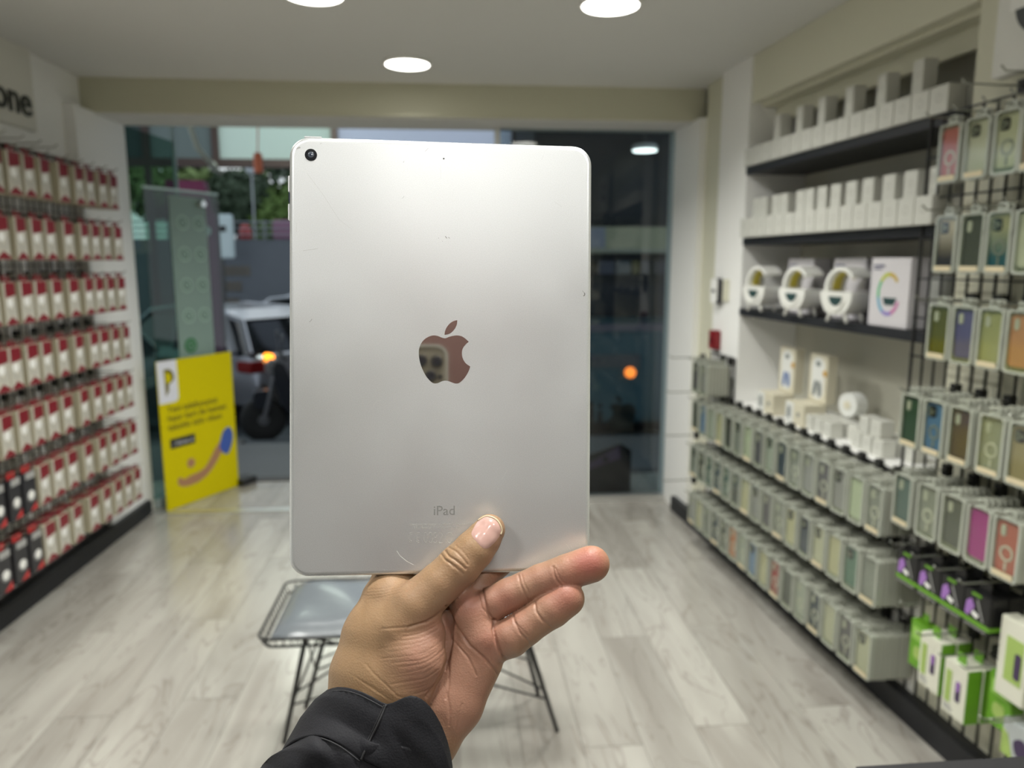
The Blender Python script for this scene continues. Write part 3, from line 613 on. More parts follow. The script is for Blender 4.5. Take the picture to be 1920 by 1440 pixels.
# G-shaped lamp speakers and their boxes
M_gl = mat('lamp_white_plastic', (.74, .74, .70), .25, coat=.3); M_mesh = mat('speaker_teal', (.015, .05, .05), .5); M_led = mat('led_strip_yellow', (.5, .42, .06), .4)
def speaker():
    r = empty('speaker_lamp')
    def arc(ro, ri, a0, a1, n, cz): 
        A = [(ro*math.cos(R(a)), cz+ro*math.sin(R(a))) for a in np.linspace(a0, a1, n)]; B = [(ri*math.cos(R(a)), cz+ri*math.sin(R(a))) for a in np.linspace(a1, a0, n)]; return A+B
    cz = .122
    MB().prism(arc(.082, .067, 35, 190, 20, cz), -.085, 0).build('arch', M_gl, r)
    MB().prism(arc(.0665, .062, 60, 185, 16, cz), -.060, -.025).build('light_strip', M_led, r)
    p = [(-.082, cz-.01), (.082, cz-.01), (.080, cz-.04), (.060, cz-.075), (.03, cz-.092), (-.03, cz-.092), (-.06, cz-.075), (-.080, cz-.04)]
    MB().prism(smooth_poly(p, 3, corners=(0, 1)), -.10, 0).build('bowl_body', M_gl, r)
    MB().prism(smooth_poly([(-.035, cz-.028), (.035, cz-.028), (.025, cz-.05), (0, cz-.062), (-.025, cz-.05)], 3, corners=(0, 1)), -.103, -.1005).build('speaker_mesh', M_mesh, r)
    MB().tube([(-.05, -.101, cz-.04), (-.03, -.103, cz-.072), (0, -.1035, cz-.08), (.03, -.103, cz-.072), (.05, -.101, cz-.04)], .0035, 6).build('trim_ring', M_gl, r)
    for sx in (-1, 1):
        for y in (-.085, -.015): MB().tube([(sx*.035, y, cz-.082), (sx*.052, y-.004, .0)], [.008, .006], 8).build('leg', M_gl, r, True)
    index_kids(r); return r
sp = speaker()
for i, y in enumerate((2.70, 3.02, 3.36)):
    place(sp, frame(RW(y, -.055, 1.2805), TR+.15), f'white G-shaped lamp speaker, {("nearest", "middle", "furthest")[i]} of the three on the lowest shelf', 'speaker', 'lamp speakers on the lowest shelf')
M_bx2 = mat('speaker_carton_lilac', (.60, .58, .60), .4); M_nv = mat('carton_navy', (.03, .035, .12), .4)
rain = [(.5, .35, .05), (.45, .5, .05), (.1, .45, .2), (.1, .35, .5), (.25, .2, .5), (.5, .15, .35)]
for i, y in enumerate((2.46, 2.82, 3.18)):
    r = empty('speaker_carton', RW(y, -.165 if i else -.09, 1.2805), TR); tag(r, f'printed carton with a coloured G ring, {("nearest", "middle", "furthest")[i]} on the lowest shelf', 'box', 'speaker cartons on the lowest shelf')
    MB().bbox(-.105, .105, -.08, 0, 0, .235, .002).build('carton', M_bx2, r)
    MB().box(-.1056, -.1046, -.079, -.001, .001, .234).build('navy_side', M_nv, r)
    for k in range(12):
        a0, a1 = R(40+k*25), R(40+(k+1)*25)
        q = [(.062*math.cos(a), .112+.075*math.sin(a)) for a in (a0, a1)]+[(.050*math.cos(a), .112+.062*math.sin(a)) for a in (a1, a0)]
        cc = rain[(k//2) % 6]
        nm = 'ring_colour_%d' % (k//2 % 6); mm = bpy.data.materials.get(nm) or mat(nm, cc, .5)
        MB().prism(q, -.0812, -.0802).build('ring_print', mm, r)
    MB().prism([(-.03, .10), (.045, .10), (.03, .075), (-.018, .075)], -.0812, -.0802).build('device_print', M_mesh, r)
    MB().box(-.09, -.03, -.0812, -.0802, .205, .211).box(-.09, -.045, -.0812, -.0802, .195, .199).build('small_print', M_nv, r)
cyl = MB().lathe([(.045, 0), (.047, .01), (.047, .16), (.042, .175)], 24).build('round_speaker', mat('grey_fabric', (.30, .31, .29), .7), smooth=True); cyl.location = RW(2.31, -.10, 1.2805)
tag(cyl, 'pale grey round canister at the near end of the lowest shelf', 'speaker')
# earphone cartons on the ledge
M_kr = mat('kraft_cream', (.64, .60, .47), .5); M_wp = mat('print_panel_white', (.72, .73, .70), .4); M_bl = mat('print_blue_buds', (.10, .17, .38), .4); M_gy = mat('print_grey_buds', (.16, .18, .18), .4); M_or = mat('seal_orange', (.55, .30, .03), .5)
ZL = .8125
for i, (y, zb, bud, tlt) in enumerate(((3.28, .105, M_bl, .1), (3.02, .105, M_gy, .1))):
    nm = ('blue', 'grey')[i]
    r = empty('earphone_carton', RW(y, -.15, ZL+.0985), TR); tag(r, f'upright cream carton printed with {nm} earphones, standing on a lower box', 'box')
    B = MB().bbox(-.068, .068, -.045, 0, 0, .205, .002).build('carton', M_kr, r)
    MB().prism(rrect(.095, .18, .04, 5, 0, .103), -.0462, -.0452).build('oval_panel', M_wp, r)
    for sx in (-1, 1): MB().prism(smooth_poly([(sx*.022-.012, .03), (sx*.022+.010, .035), (sx*.014+.012, .085), (sx*.014-.008, .09)], 3), -.0472, -.0463).build('bud_print', bud, r)
    MB().prism(rrect(.034, .020, .008, 3, 0, .165), -.0472, -.0463).build('case_print', M_gy, r)
    MB().lathe([(.013, -.0472), (.013, -.0454)], 12, (.052, 0, .13), 'y').build('round_seal', M_or, r)
    r = empty('lying_carton', RW(y+.01, -.115, ZL), TR); tag(r, f'lower cream carton under the {nm} earphone box on the ledge', 'box')
    MB().bbox(-.075, .075, -.10, 0, 0, .096, .002).build('carton', M_kr, r)
    MB().box(-.0745, -.01, -.1012, -.1002, .002, .094).build('white_end', M_wp, r)
    MB().prism(rrect(.022, .05, .008, 2, -.045, .05), -.1022, -.1013).build('bud_print', M_gy, r)
    MB().prism(rrect(.018, .018, .006, 2, .03, .05), -.1012, -.1002).build('case_print', M_gy, r)
rl = MB(); rl.lathe([(.018, -.03), (.048, -.03), (.05, -.025), (.05, .025), (.048, .03), (.018, .03)], 28, (0, 0, .05), 'y')
rl = rl.build('tape_roll', M_wp, smooth=False); rl.matrix_world = frame(RW(2.86, -.17, ZL+.066), TR+.2); tag(rl, 'white roll lying behind the row of small cartons on the ledge', 'roll')
MB().tube([(0, -.033, .05), (0, -.0305, .05)], .017, 14).build('core', M_kr, rl)
sb5 = small_box(.058, .055, .062)
n = 0
for j, (y0, off, cnt, lay, z0) in enumerate(((2.93, -.08, 3, 1, 0), (2.93, -.145, 4, 1, 0), (2.62, -.09, 3, 1, 0), (2.62, -.155, 4, 1, 0), (2.60, -.10, 2, 1, .063))):
    for i in range(cnt):
        y = y0-.066*i+(.0 if z0 == 0 else -.01)
        place(sb5, frame(RW(y, off, ZL+z0), TR+random.uniform(-.06, .06)), f'small cream box on the ledge, {("front far", "back far", "front near", "back near", "stacked near")[j]} group, {ORD[i]} from the window', 'box', 'small boxes on the white ledge')
# devices on the column
r = empty('wall_sensor', RW(3.79, .001, 1.355), TR); tag(r, 'white square sensor with a dark case on the cream column', 'sensor')
MB().bbox(-.04, .04, -.035, 0, -.065, .065, .01).build('dark_case', mat('sensor_dark', (.06, .06, .07), .4), r)
MB().prism(rrect(.075, .125, .018, 4, 0, 0), -.040, -.0352).build('white_face', M_white, r)
MB().box(-.02, .02, -.0412, -.0402, -.008, .008).build('face_print', M_stk, r)
MB().box(.05, .10, -.012, 0, -.05, .06).build('side_switch', M_cream, r)
r = empty('alarm_button', RW(3.80, .001, 1.10), TR); tag(r, 'small dark red alarm button box on the column', 'alarm')
MB().bbox(-.04, .04, -.035, 0, -.05, .05, .005).build('housing', mat('alarm_red', (.22, .01, .015), .35), r)
MB().lathe([(.018, -.040), (.018, -.0352)], 16, (0, 0, 0), 'y').build('button', mat('alarm_red_dark', (.12, .005, .01), .3), r)
# sign at the right edge
r = empty('wall_sign', RW(2.005, .022, 1.985), TR); tag(r, 'white square sign with a dark round mark, upper right frame edge', 'sign')
MB().bbox(0, .5, -.035, 0, 0, .34, .004).build('board', mat('sign_board_pale', (.74, .74, .70), .4), r)
MB().lathe([(.09, -.0375), (.09, -.0352)], 30, (.155, 0, .17), 'y').build('round_mark', mat('mark_dark', (.05, .055, .06), .4), r)
MB().box(.05, .2, -.0385, -.0376, .155, .19).build('pale_bar', M_bead, r)
# near counter corner at the bottom right
ct = empty('counter', (.43, .0, 0)); tag(ct, 'black counter corner poking into the bottom right frame edge', 'counter')
slab([(-.03, -.4), (1.0, -.4), (1.0, .655), (-.03, .648)], .97, 1.0).build('counter_top', mat('counter_black', (.008, .008, .01), .5), ct)
slab([(.05, -.35), (.95, -.35), (.95, .58), (.05, .57)], 0, .969).build('counter_body', M_black, ct)

# --- wire bench
bn = empty('wire_bench', (-.145, 2.22, 0), 0); tag(bn, 'black wire bench with grey leather cushion standing behind the hand', 'bench')
M_bw = mat('bench_wire', (.03, .03, .03), .35, .6); M_lea = mat('grey_leather', (.13, .145, .16), .28, coat=.15, bump=(30, .3, .003))
hw, hd, zs = .415, .20, .445
cu = bmesh.new(); bmesh.ops.create_grid(cu, x_segments=30, y_segments=16, size=1)
vs_, fs__ = [], []
for v in cu.verts:
    x_, y_ = v.co.x, v.co.y; e_ = max(0, 1-abs(x_)**8)**.5*max(0, 1-abs(y_)**6)**.5
    z_ = .038*e_ + .004*math.sin(x_*9+y_*3)*e_-.006*math.exp(-((x_-.0)**2)*8)
    v.co = Vector((x_*(hw-.03), y_*(hd-.02), zs-.012+z_))
cb = MB(); cb.bm(cu); cb.box(-hw+.035, hw-.035, -hd+.025, hd-.025, zs-.014, zs-.004); cb.build('cushion', M_lea, bn, True)
rim = MB()
for dz, ex in ((.0, 0), (-.028, -.012)):
    loop = [(p[0], p[1], zs+dz) for p in rrect(2*(hw+ex), 2*(hd+ex), .035, 4)]; rim.tube(loop+[loop[0]], .0042, 6)
P_ = rrect(2*hw, 2*hd, .035, 4); 
rim.build('wire_rim', M_bw, bn, True)
wm = MB()
for i in range(36):
    x_ = -hw+.03+i*(2*hw-.06)/35
    for s in (-1, 1): wm.tube([(x_, s*hd, zs), (x_, s*(hd-.012), zs-.028)], .002, 4)
for i in range(14):
    y_ = -hd+.03+i*(2*hd-.06)/13
    for s in (-1, 1): wm.tube([(s*hw, y_, zs), (s*(hw-.012), y_, zs-.028)], .002, 4)
for i in range(22):
    x_ = -hw+.03+i*(2*hw-.06)/21; wm.tube([(x_, -hd+.012, zs-.028), (x_, hd-.012, zs-.028)], .0016, 4)
tag(wm.build('seat_wires', M_bw, bn), kind='stuff')
legs = {'fl': ((-.295, -.09, zs-.03), (-.397, -.02, 0)), 'fr': ((.355, -.17, zs-.03), (.472, -.03, 0)), 'bl': ((-.245, .12, zs-.03), (-.365, .17, 0)), 'br': ((.335, .12, zs-.03), (.435, .18, 0))}
for k_, (a, b) in legs.items():
    MB().tube([a, b], .0075, 8).tube([b, (b[0], b[1], .0)], .011, 8).build('leg', M_bw, bn, True)
def ln(a, b, t): return tuple(a[i]+(b[i]-a[i])*t for i in range(3))
stw = MB(); K_ = list(legs.values())
for (i, j) in ((0, 2), (1, 3), (0, 1), (2, 3)):
    for (t0, t1) in ((.05, .65), (.65, .05)): stw.tube([ln(*K_[i], t0), ln(*K_[j], t1)], .0035, 6)
for i in range(4):
    a, b = K_[i]; c0 = (0 if i % 2 else 0, 0, zs-.2); stw.tube([ln(a, b, .05), (a[0]*.45, a[1]*.4, zs-.13), ln(a, b, .55)], .0035, 6)
stw.build('cross_wires', M_bw, bn)
# ------------------------------------------------------------------ outside: forecourt under the canopy, street, cars
def PXY(px, Y):   # world x at depth Y for a photo column near the horizon
    return Y*math.tan(math.atan((px-960)/FPX)+YAW)
ZG = -.72
M_asph = mat('asphalt', (.065, .08, .095), .8, noise=(6, .15)); M_pave = mat('forecourt_paving', (.13, .14, .15), .6, noise=(3, .1))
struct(MB().prism([(5.23, -.04), (6.4, -.06), (9.6, ZG), (40, ZG), (40, ZG-.2), (5.23, ZG-.2)], -25, 12, axis='x'), 'ground', M_asph)
struct(MB().box(-6, 5, 5.235, 6.4, -.05, -.035), 'pavement', M_pave)
# canopy
M_beam = mat('canopy_beam_brown', (.10, .065, .06), .6)
cn = empty('canopy', (0, 0, 0)); tag(cn, 'forecourt canopy of pale sheets on brown beams outside the shop', 'canopy')
BX = [-6.0, PXY(300, 12), PXY(425, 12), PXY(640, 12), PXY(965, 12), PXY(1250, 12), 4.5]
pm = [translucent_mat('sheet_%d' % i, c, t, .85) for i, (c, t) in enumerate((((.12, .15, .14), (.08, .1, .1)), ((.22, .25, .25), (.2, .24, .23)), ((.6, .75, .62), (.85, 1.0, .88)), ((.55, .6, .75), (.82, .86, 1.0)), ((.14, .16, .2), (.12, .14, .2)), ((.08, .09, .11), (.05, .06, .08))))]
for i in range(6):
    MB().add([(BX[i]+.05, 12.0, 3.0), (BX[i+1]-.05, 12.0, 3.0), (BX[i+1]-.05, 12.0, 4.35), (BX[i]+.05, 12.0, 4.35)], [(0, 1, 2, 3)]).build('transom_sheet', pm[i], cn)
for i, x in enumerate(BX): MB().box(x-.05, x+.05, 11.95, 12.05, 2.95, 4.4).build('mullion', M_beam, cn)
MB().box(-6, 4.5, 11.93, 12.07, 2.92, 3.04).build('edge_beam', M_beam, cn)
MB().box(-6, 4.5, 5.5, 12.07, 4.38, 4.46).build('roof_slab', mat('canopy_roof', (.25, .27, .27), .7), cn)
MB().box(BX[1]-.04, BX[1]+.04, 11.94, 12.02, ZG, 2.9).build('post', M_beam, cn)
cl_ = empty('reflection_lamp', (PXY(1200, 8.8), 8.8, 2.78)); tag(cl_, 'added round lamp standing in for a ceiling lamp mirrored in the right window', 'lamp')  # added lamp in place of a ceiling lamp's reflection in the glass
MB().lathe([(.145, 0), (.15, .03), (.13, .06), (.04, .07)], 28).build('housing', M_rim if 'M_rim' in globals() else M_white, cl_)
MB().lathe([(.135, -.012), (.14, -.001)], 28).build('diffuser', mat('reflection_lamp_glow', (.9, .95, .9), .4, emit=(.95, 1, .93), es=5), cl_)
MB().tube([(0, 0, .07), (0, 0, 1.6)], .012, 6).build('stem', M_wire, cl_)
struct(MB().box(-8, 5, 4.63, 4.9, 2.32, 4.2), 'wall_front', M_header)
tl_ = empty('canopy_tube_lamp', (PXY(590, 10.9), 10.9, 4.28)); tag(tl_, 'tube lamp under the canopy roof lighting the pale transom sheets', 'lamp')
MB().box(-.75, .75, -.04, .04, .03, .09).build('housing', M_white, tl_); MB().tube([(-.7, 0, 0), (.7, 0, 0)], .018, 10).build('tube', mat('tube_glow', (.9, 1, .9), .4, emit=(.85, 1, .86), es=12), tl_)
ta = bpy.data.lights.new('tube_light', 'AREA'); ta.shape = 'RECTANGLE'; ta.size = 1.4; ta.size_y = .06; ta.energy = 42; ta.color = (.86, 1, .88)
to_ = bpy.data.objects.new('tube_light', ta); COL.objects.link(to_); to_.parent = tl_; to_.location = (0, 0, -.03)
hz_ = MB().tube([(PXY(352, 6), 6, 2.9), (PXY(375, 6.2), 6.2, 2.62), (PXY(392, 6.5), 6.5, 2.42), (PXY(415, 6.9), 6.9, 2.34), (PXY(430, 7.4), 7.4, 2.32)], .022, 8).build('hanging_hose', mat('hose_pale', (.42, .44, .36), .5), smooth=True)
tag(hz_, 'pale hose hanging in a curve below the canopy', 'hose')
x_ = PXY(500, 9); o = MB().lathe([(.0, .0), (.05, .01), (.055, .10), (.05, .2), (.03, .23)], 12).tube([(0, 0, .22), (.1, 0, 1.86)], .008, 6).build('hanging_tag', mat('tag_orange', (.7, .18, .08), .5)); o.location = (x_, 9, 2.82-.32); tag(o, 'small orange thing hanging from the bright canopy sheet', 'tag')
o = MB().lathe([(.02, 0), (.06, -.05), (.07, -.11), (.03, -.14)], 14).build('canopy_spotlight', mat('spot_grey', (.5, .5, .45), .4)); o.location = (PXY(420, 11.9), 11.84, 2.99); tag(o, 'small round fitting on the canopy beam', 'lamp')
# magenta totem
tt = empty('totem_sign', (PXY(383, 6.6), 6.6, -.10)); tag(tt, 'tall magenta sign totem behind the glass door', 'sign')
M_mag = mat('totem_magenta', (.20, .025, .09), .5); M_magd = mat('totem_plum', (.20, .05, .12), .5)
MB().box(-.16, .16, -.05, .05, .0, 2.0).build('panel', M_magd, tt); MB().prism([(-.22, 2.0), (.13, 2.0), (.08, 2.27), (-.22, 2.27)], -.06, .06).build('header_panel', M_mag, tt)
MB().lathe([(.045, -.065), (.045, -.052)], 14, (.08, 0, 1.86), 'y').build('round_light', mat('totem_spot', (.6, .6, .6), .3), tt); MB().box(-.25, .25, -.12, .12, -.03, .03).build('base', M_blackm, tt)
# grey wall with railing, foliage and signs
gw = struct(MB().box(-14, PXY(985, 17), 17, 17.3, ZG, 2.0), 'wall_street', mat('street_wall_grey', (.16, .175, .20), .8, noise=(1, .08)))
gr_ = MB()
for k in range(3): gr_.tube([(-14, 16.95, 2.1+.13*k), (2, 16.95, 2.1+.13*k)], .018, 5)
for k in range(16): gr_.tube([(-14+k, 16.95, 1.98), (-14+k, 16.95, 2.4)], .022, 5)
tag(gr_.build('railing', mat('railing_grey', (.25, .27, .3), .5)), 'grey rail running along the top of the street wall', 'railing')
M_tan = mat('faded_lettering', (.26, .22, .17), .8)
for k, (a, b, z, n_) in enumerate(((418, 475, 1.32, 7), (422, 458, .98, 5), (424, 452, .62, 4))):
    L_ = MB(); xa, xb = PXY(a, 17), PXY(b, 17); w_ = (xb-xa)/n_
    for j in range(n_): L_.ringprism(rrect(w_*.72, .22, .04, 2, xa+w_*(j+.5), z), rrect(w_*.36, .09, .02, 2, xa+w_*(j+.5), z), 16.985, 16.999)
    L_.build('faded_lettering', M_tan, gw)
def foliage(nm, c, r, n_, col, label, seed, trunk=None):
    rr = np.random.default_rng(seed); m_ = MB()
    for k in range(n_):
        d = rr.normal(size=3); d /= np.linalg.norm(d); p = np.array(c)+d*np.array(r)*(rr.uniform(.55, 1)**.5)
        a = rr.normal(size=3); a /= np.linalg.norm(a); b = np.cross(a, d); b /= np.linalg.norm(b)+1e-6; s_ = rr.uniform(.10, .2)
        m_.add([p-a*s_, p-b*s_*.5, p+a*s_, p+b*s_*.5], [(0, 1, 2, 3)])
    root = empty(nm, (c[0], c[1], ZG)); tag(root, label, 'tree')
    m2 = MB(); m2.v = [(v[0]-c[0], v[1]-c[1], v[2]-ZG) for v in map(tuple, m_.v)]; m2.f = m_.f; m2.m = m_.m
    tag(m2.build('leaves', col, root), kind='stuff')
    MB().tube([(0, 0, 0), (.05, 0, (c[2]-ZG)*.6), (0, .05, c[2]-ZG)], [.12, .1, .05], 8).build('trunk', M_beam, root, True)
G1 = mat('leaf_green', (.10, .17, .035), .7); G2 = mat('leaf_dark', (.035, .06, .03), .7); G3 = mat('leaf_light', (.17, .24, .08), .7)
foliage('hedge_tree', (PXY(455, 19.5), 19.5, 2.95), (1.05, .8, .75), 2600, G2, 'dark green rounded tree above the grey street wall', 1)
foliage('hedge_tree', (PXY(442, 20.5), 20.5, 2.95), (1.4, .8, .62), 1600, G1, 'brighter green crown rising just behind the dark rounded tree', 2)
foliage('hedge_tree', (PXY(545, 19.5), 19.5, 2.3), (1.0, .8, 1.1), 2400, G1, 'green tree partly hidden by the tablet edge', 3)
foliage('hedge_tree', (PXY(515, 23), 23, 4.0), (.8, .8, 1.2), 160, G3, 'thin pale green tree against the sky', 4)
foliage('hedge_tree', (PXY(330, 19.5), 19.5, 3.4), (1.3, .8, .9), 1800, G3, 'yellow green tree seen left of the magenta totem', 5)
for k, (a, r_, h_) in enumerate(((600, 2.2, 1.4), (760, 2.4, 1.6), (900, 2.0, 1.2))):
    foliage('hedge_tree', (PXY(a, 21), 21, 3.0), (r_, .8, h_), 1600, (G2, G1, G2)[k], ('tree behind the left part of the tablet', 'tree behind the middle of the tablet', 'tree behind the right part of the tablet')[k], 6+k)
ks = empty('sign_board', (PXY(424, 16.5), 16.5, ZG)); tag(ks, 'white street sign board with dark line in front of the trees', 'sign')
MB().bbox(-.27, .27, -.05, .05, 2.3, 3.22, .03).build('board', mat('board_white', (.62, .72, .74), .5), ks); MB().box(-.13, .13, -.062, -.051, 2.86, 2.98).build('dark_print', M_blackm, ks); MB().tube([(0, 0, 0), (0, 0, 2.3)], .04, 8).build('post', M_wire, ks)
o = MB().lathe([(.12, 0), (.14, .1), (.10, .3), (.03, .32)], 10).build('traffic_cone', mat('cone_red', (.5, .06, .06), .5)); o.location = (PXY(457, 16.6), 17.15, 2.0); tag(o, 'small red marker standing on the street wall', 'cone')
o = MB().bbox(-.25, .25, -.1, .1, 0, .42, .03).build('pink_panel', mat('panel_pink', (.35, .16, .26), .5)); o.location = (PXY(540, 17), 17.15, 2.0); tag(o, 'pink panel on the wall at the tablet edge', 'sign')
st_ = empty('street_lamp', (PXY(487, 18), 18, ZG)); tag(st_, 'thin street lamp with glowing round head among the trees', 'lamp')
MB().tube([(0, 0, 0), (0, 0, 4.3)], .02, 8).build('post', mat('lamp_post_grey', (.4, .43, .45), .4), st_); MB().lathe([(.05, 4.2), (.15, 4.3), (.16, 4.5), (.05, 4.6)], 14).build('globe', mat('globe_white', (.8, .85, .9), .3), st_, True)

# cars
M_tyre = mat('tyre', (.012, .012, .012), .7); M_cg = mat('car_glass', (.012, .015, .018), .05, spec=.8); M_hub = mat('wheel_hub', (.35, .36, .38), .3, .8)
M_tl = mat('tail_lamp_red', (.25, .01, .01), .25, coat=.5); M_ind = mat('indicator_lit', (.9, .3, .02), .3, emit=(1, .30, .02), es=3.5)
def car(label, paint, loc, rz, lit=True):
    r = empty('car', loc, rz); tag(r, label, 'car')   # length along x (front +x), rear at -x
    Lx = [-2.15, -2.12, -1.95, -1.2, .2, .95, 1.7, 2.1, 2.15]
    zt = [.75, .98, 1.04, 1.06, 1.04, 1.0, .93, .78, .6]
    bt = bmesh.new(); m_ = MB(); rings = []
    for x, z in zip(Lx, zt):
        w = .90-.12*(abs(x)/2.15)**6; rings.append([(x, -w, .32), (x, -w-.01, .62), (x, -w+.04, z-.06), (x, -w+.14, z), (x, w-.14, z), (x, w-.04, z-.06), (x, w+.01, .62), (x, w, .32)])
    n = 8; vs = [p for q in rings for p in q]
    m_.add(vs, [(i*n+k, i*n+(k+1) % n, (i+1)*n+(k+1) % n, (i+1)*n+k) for i in range(len(Lx)-1) for k in range(n)]+[tuple(range(n)), tuple(reversed(range(len(vs)-n, len(vs))))])
    b = m_.build('body', paint, r, True); bv = b.modifiers.new('b', 'BEVEL'); bv.width = .03; bv.segments = 2
    g_ = MB(); pr_ = [(-2.05, 1.02, .80), (-1.75, 1.42, .66), (-1.2, 1.53, .63), (-.2, 1.56, .63), (.35, 1.50, .64), (1.05, 1.0, .80)]
    vs = []
    for x, z, w in pr_: vs += [(x, -w, z), (x, w, z)]
    base = [(x, 0, 0) for x in ()]
    side = [(p[0], p[1]) for p in pr_]
    vv = [(x, -w, z) for x, z, w in pr_]+[(x, w, z) for x, z, w in pr_]; k = len(pr_)
    lo_ = [(x, -.82, 1.0) for x, z, w in pr_]+[(x, .82, 1.0) for x, z, w in pr_]
    V = vv+lo_
    F = []
    for i in range(k-1): F += [(i, i+1, k+i+1, k+i), (i, 2*k+i, 2*k+i+1, i+1), (k+i, k+i+1, 3*k+i+1, 3*k+i)]
    g_.add(V, F); g_.build('cabin_glass', M_cg, r)
    rf = MB(); q = [(x, z+.015, w+.015) for x, z, w in pr_]
    for s in (-1, 1):
        rf.tube([(x, s*w, z) for x, z, w in q], .035, 6)
        rf.tube([(-1.35, s*.66, 1.53), (-1.78, s*.84, 1.02)], .07, 6); rf.tube([(-.35, s*.65, 1.55), (-.4, s*.84, 1.02)], .035, 6)
    rf.add([(x, s*w, z+.02) for x, z, w in q[1:5] for s in (-1, 1)], [(2*i, 2*i+2, 2*i+3, 2*i+1) for i in range(3)])
    rf.build('roof', paint, r, False)
    for x in (-1.35, 1.35):
        for s in (-1, 1):
            w_ = MB().lathe([(.20, -.10), (.32, -.11), (.34, -.08), (.34, .08), (.32, .11), (.20, .10)], 24, (x, s*.84, .34), 'y').build('wheel', M_tyre, r, True)
            MB().lathe([(.0, s*.09), (.21, s*.12)], 16, (x, s*.84, .34), 'y').build('wheel_rim', M_hub, w_)
    for s in (-1, 1):
        MB().bbox(-2.17, -1.85, s*.80-.12, s*.80+.10, .78, .93, .02).build('tail_lamp', M_tl, r)
        MB().bbox(2.0, 2.16, s*.68-.15, s*.68+.15, .62, .76, .02).build('headlamp', M_hub, r)
    if lit: MB().lathe([(.0, -2.21), (.05, -2.205), (.055, -2.10)], 14, (0, .60, .97), 'x').build('lit_indicator', M_ind, r)
    MB().bbox(-2.20, -2.05, -.8, .8, .35, .62, .03).build('bumper', mat('bumper_brown_grey', (.10, .09, .085), .5), r)
    MB().box(-2.21, -2.2, -.26, .26, .64, .76).build('number_plate', mat('plate_white', (.6, .6, .6), .4), r)
    return r
M_sil = mat('paint_silver', (.42, .43, .48), .25, .5, coat=.6); M_sil2 = mat('paint_pale', (.5, .52, .56), .2, .4, coat=.6)
car('silver estate car with a lit orange indicator, left of the tablet', M_sil, (PXY(508, 10.8)-1.25, 11.9, ZG), R(143))
car('second pale car behind the silver one at the tablet edge', M_sil2, (PXY(560, 15), 15.0, ZG+.02), R(178), False)
car('pale car further left, seen through the door glass', M_sil2, (-6.05, 9.75, ZG), R(178), False)
# scooter
sc_ = empty('scooter', (PXY(488, 8.6)+.57, 8.78, -.535), R(198)); tag(sc_, 'black scooter parked in front of the silver car', 'motorcycle')
M_sb = mat('scooter_black', (.014, .016, .024), .3, coat=.4); M_sg = mat('scooter_grey', (.13, .13, .14), .3)
for x in (-.62, .62):
    w_ = MB().lathe([(.13, -.045), (.23, -.06), (.255, -.03), (.255, .03), (.23, .06), (.13, .045)], 26, (x, 0, .26), 'y').build('wheel', M_tyre, sc_, True)
    MB().lathe([(.0, -.05), (.13, -.04), (.13, .04), (.0, .05)], 16, (x, 0, .26), 'y').build('wheel_rim', M_sg, w_)
MB().prism(smooth_poly([(-.78, .62), (-.5, .40), (-.1, .30), (.25, .28), (.42, .45), (.50, .85), (.38, .90), (.22, .50), (-.02, .48), (-.10, .68), (-.5, .76), (-.82, .78)], 3), -.14, .14).build('body_panel', M_sb, sc_)
MB().prism(smooth_poly([(-.78, .76), (-.1, .70), (-.02, .76), (-.2, .84), (-.5, .86), (-.8, .88)], 3), -.13, .13).build('saddle', M_tyre, sc_)
MB().prism([(-.74, .60), (-.2, .36), (-.12, .42), (-.66, .68)], -.155, .155).build('side_trim', M_sg, sc_)
MB().tube([(.62, .07, .26), (.50, .07, .7), (.40, 0, .98)], .025, 8).tube([(.62, -.07, .26), (.50, -.07, .7), (.40, 0, .98)], .025, 8).build('fork', M_sg, sc_)
MB().tube([(.38, -.34, .98), (.40, 0, 1.0), (.38, .34, .98)], .02, 8).build('handlebar', M_tyre, sc_); MB().prism(rrect(.2, .2, .05, 3, .62, .5), -.08, .08).build('front_mudguard', M_sb, sc_)
MB().bbox(.42, .56, -.11, .11, .78, .94, .03).build('headlamp', M_hub, sc_)
for s in (-1, 1): MB().tube([(.40, s*.25, 1.0), (.40, s*.30, 1.16)], .008, 6).lathe([(.05, s*.0-.01), (.05, .01)], 12, (.40, s*.30, 1.2), 'x').build('mirror', M_sg, sc_)
# dark building and van seen through the right-hand window
bd = empty('dark_building', (0, 9.2, ZG)); tag(bd, 'dark shop building across the forecourt with a cream sign band', 'building')
X0, X1 = PXY(1000, 9.2), 6.5
M_bd = mat('facade_dark', (.025, .028, .035), .7); M_bd2 = mat('facade_navy', (.012, .014, .025), .5)
MB().box(X0, X1, 0, 3, 0, 5.5).build('facade', M_bd, bd)
MB().box(X0, X1, -.25, -.02, 2.33, 2.64).build('sign_band', mat('band_cream', (.50, .48, .32), .5), bd)
MB().box(X0, X1, -.27, -.251, 2.34, 2.38).build('band_trim', mat('band_pale', (.45, .44, .36), .5), bd)
MB().box(X0+.01, PXY(1130, 9)+.0, -.262, -.251, 2.39, 2.63).build('band_end', mat('band_lilac', (.36, .37, .45), .5), bd)
for k, (a, b, c) in enumerate(((1120, 1150, (.10, .10, .14)), (1153, 1180, (.13, .15, .16)), (1183, 1196, (.16, .14, .04)), (1200, 1215, (.14, .14, .15)), (1222, 1245, (.07, .07, .09)))):
    MB().box(PXY(a, 9.1), PXY(b, 9.1), -.1, -.01, 2.08, 2.24).build('small_sign', mat('small_sign_%d' % k, c, .5), bd)
MB().box(X0, X1, -.06, -.01, .9, 1.95).build('shop_window', M_bd2, bd)
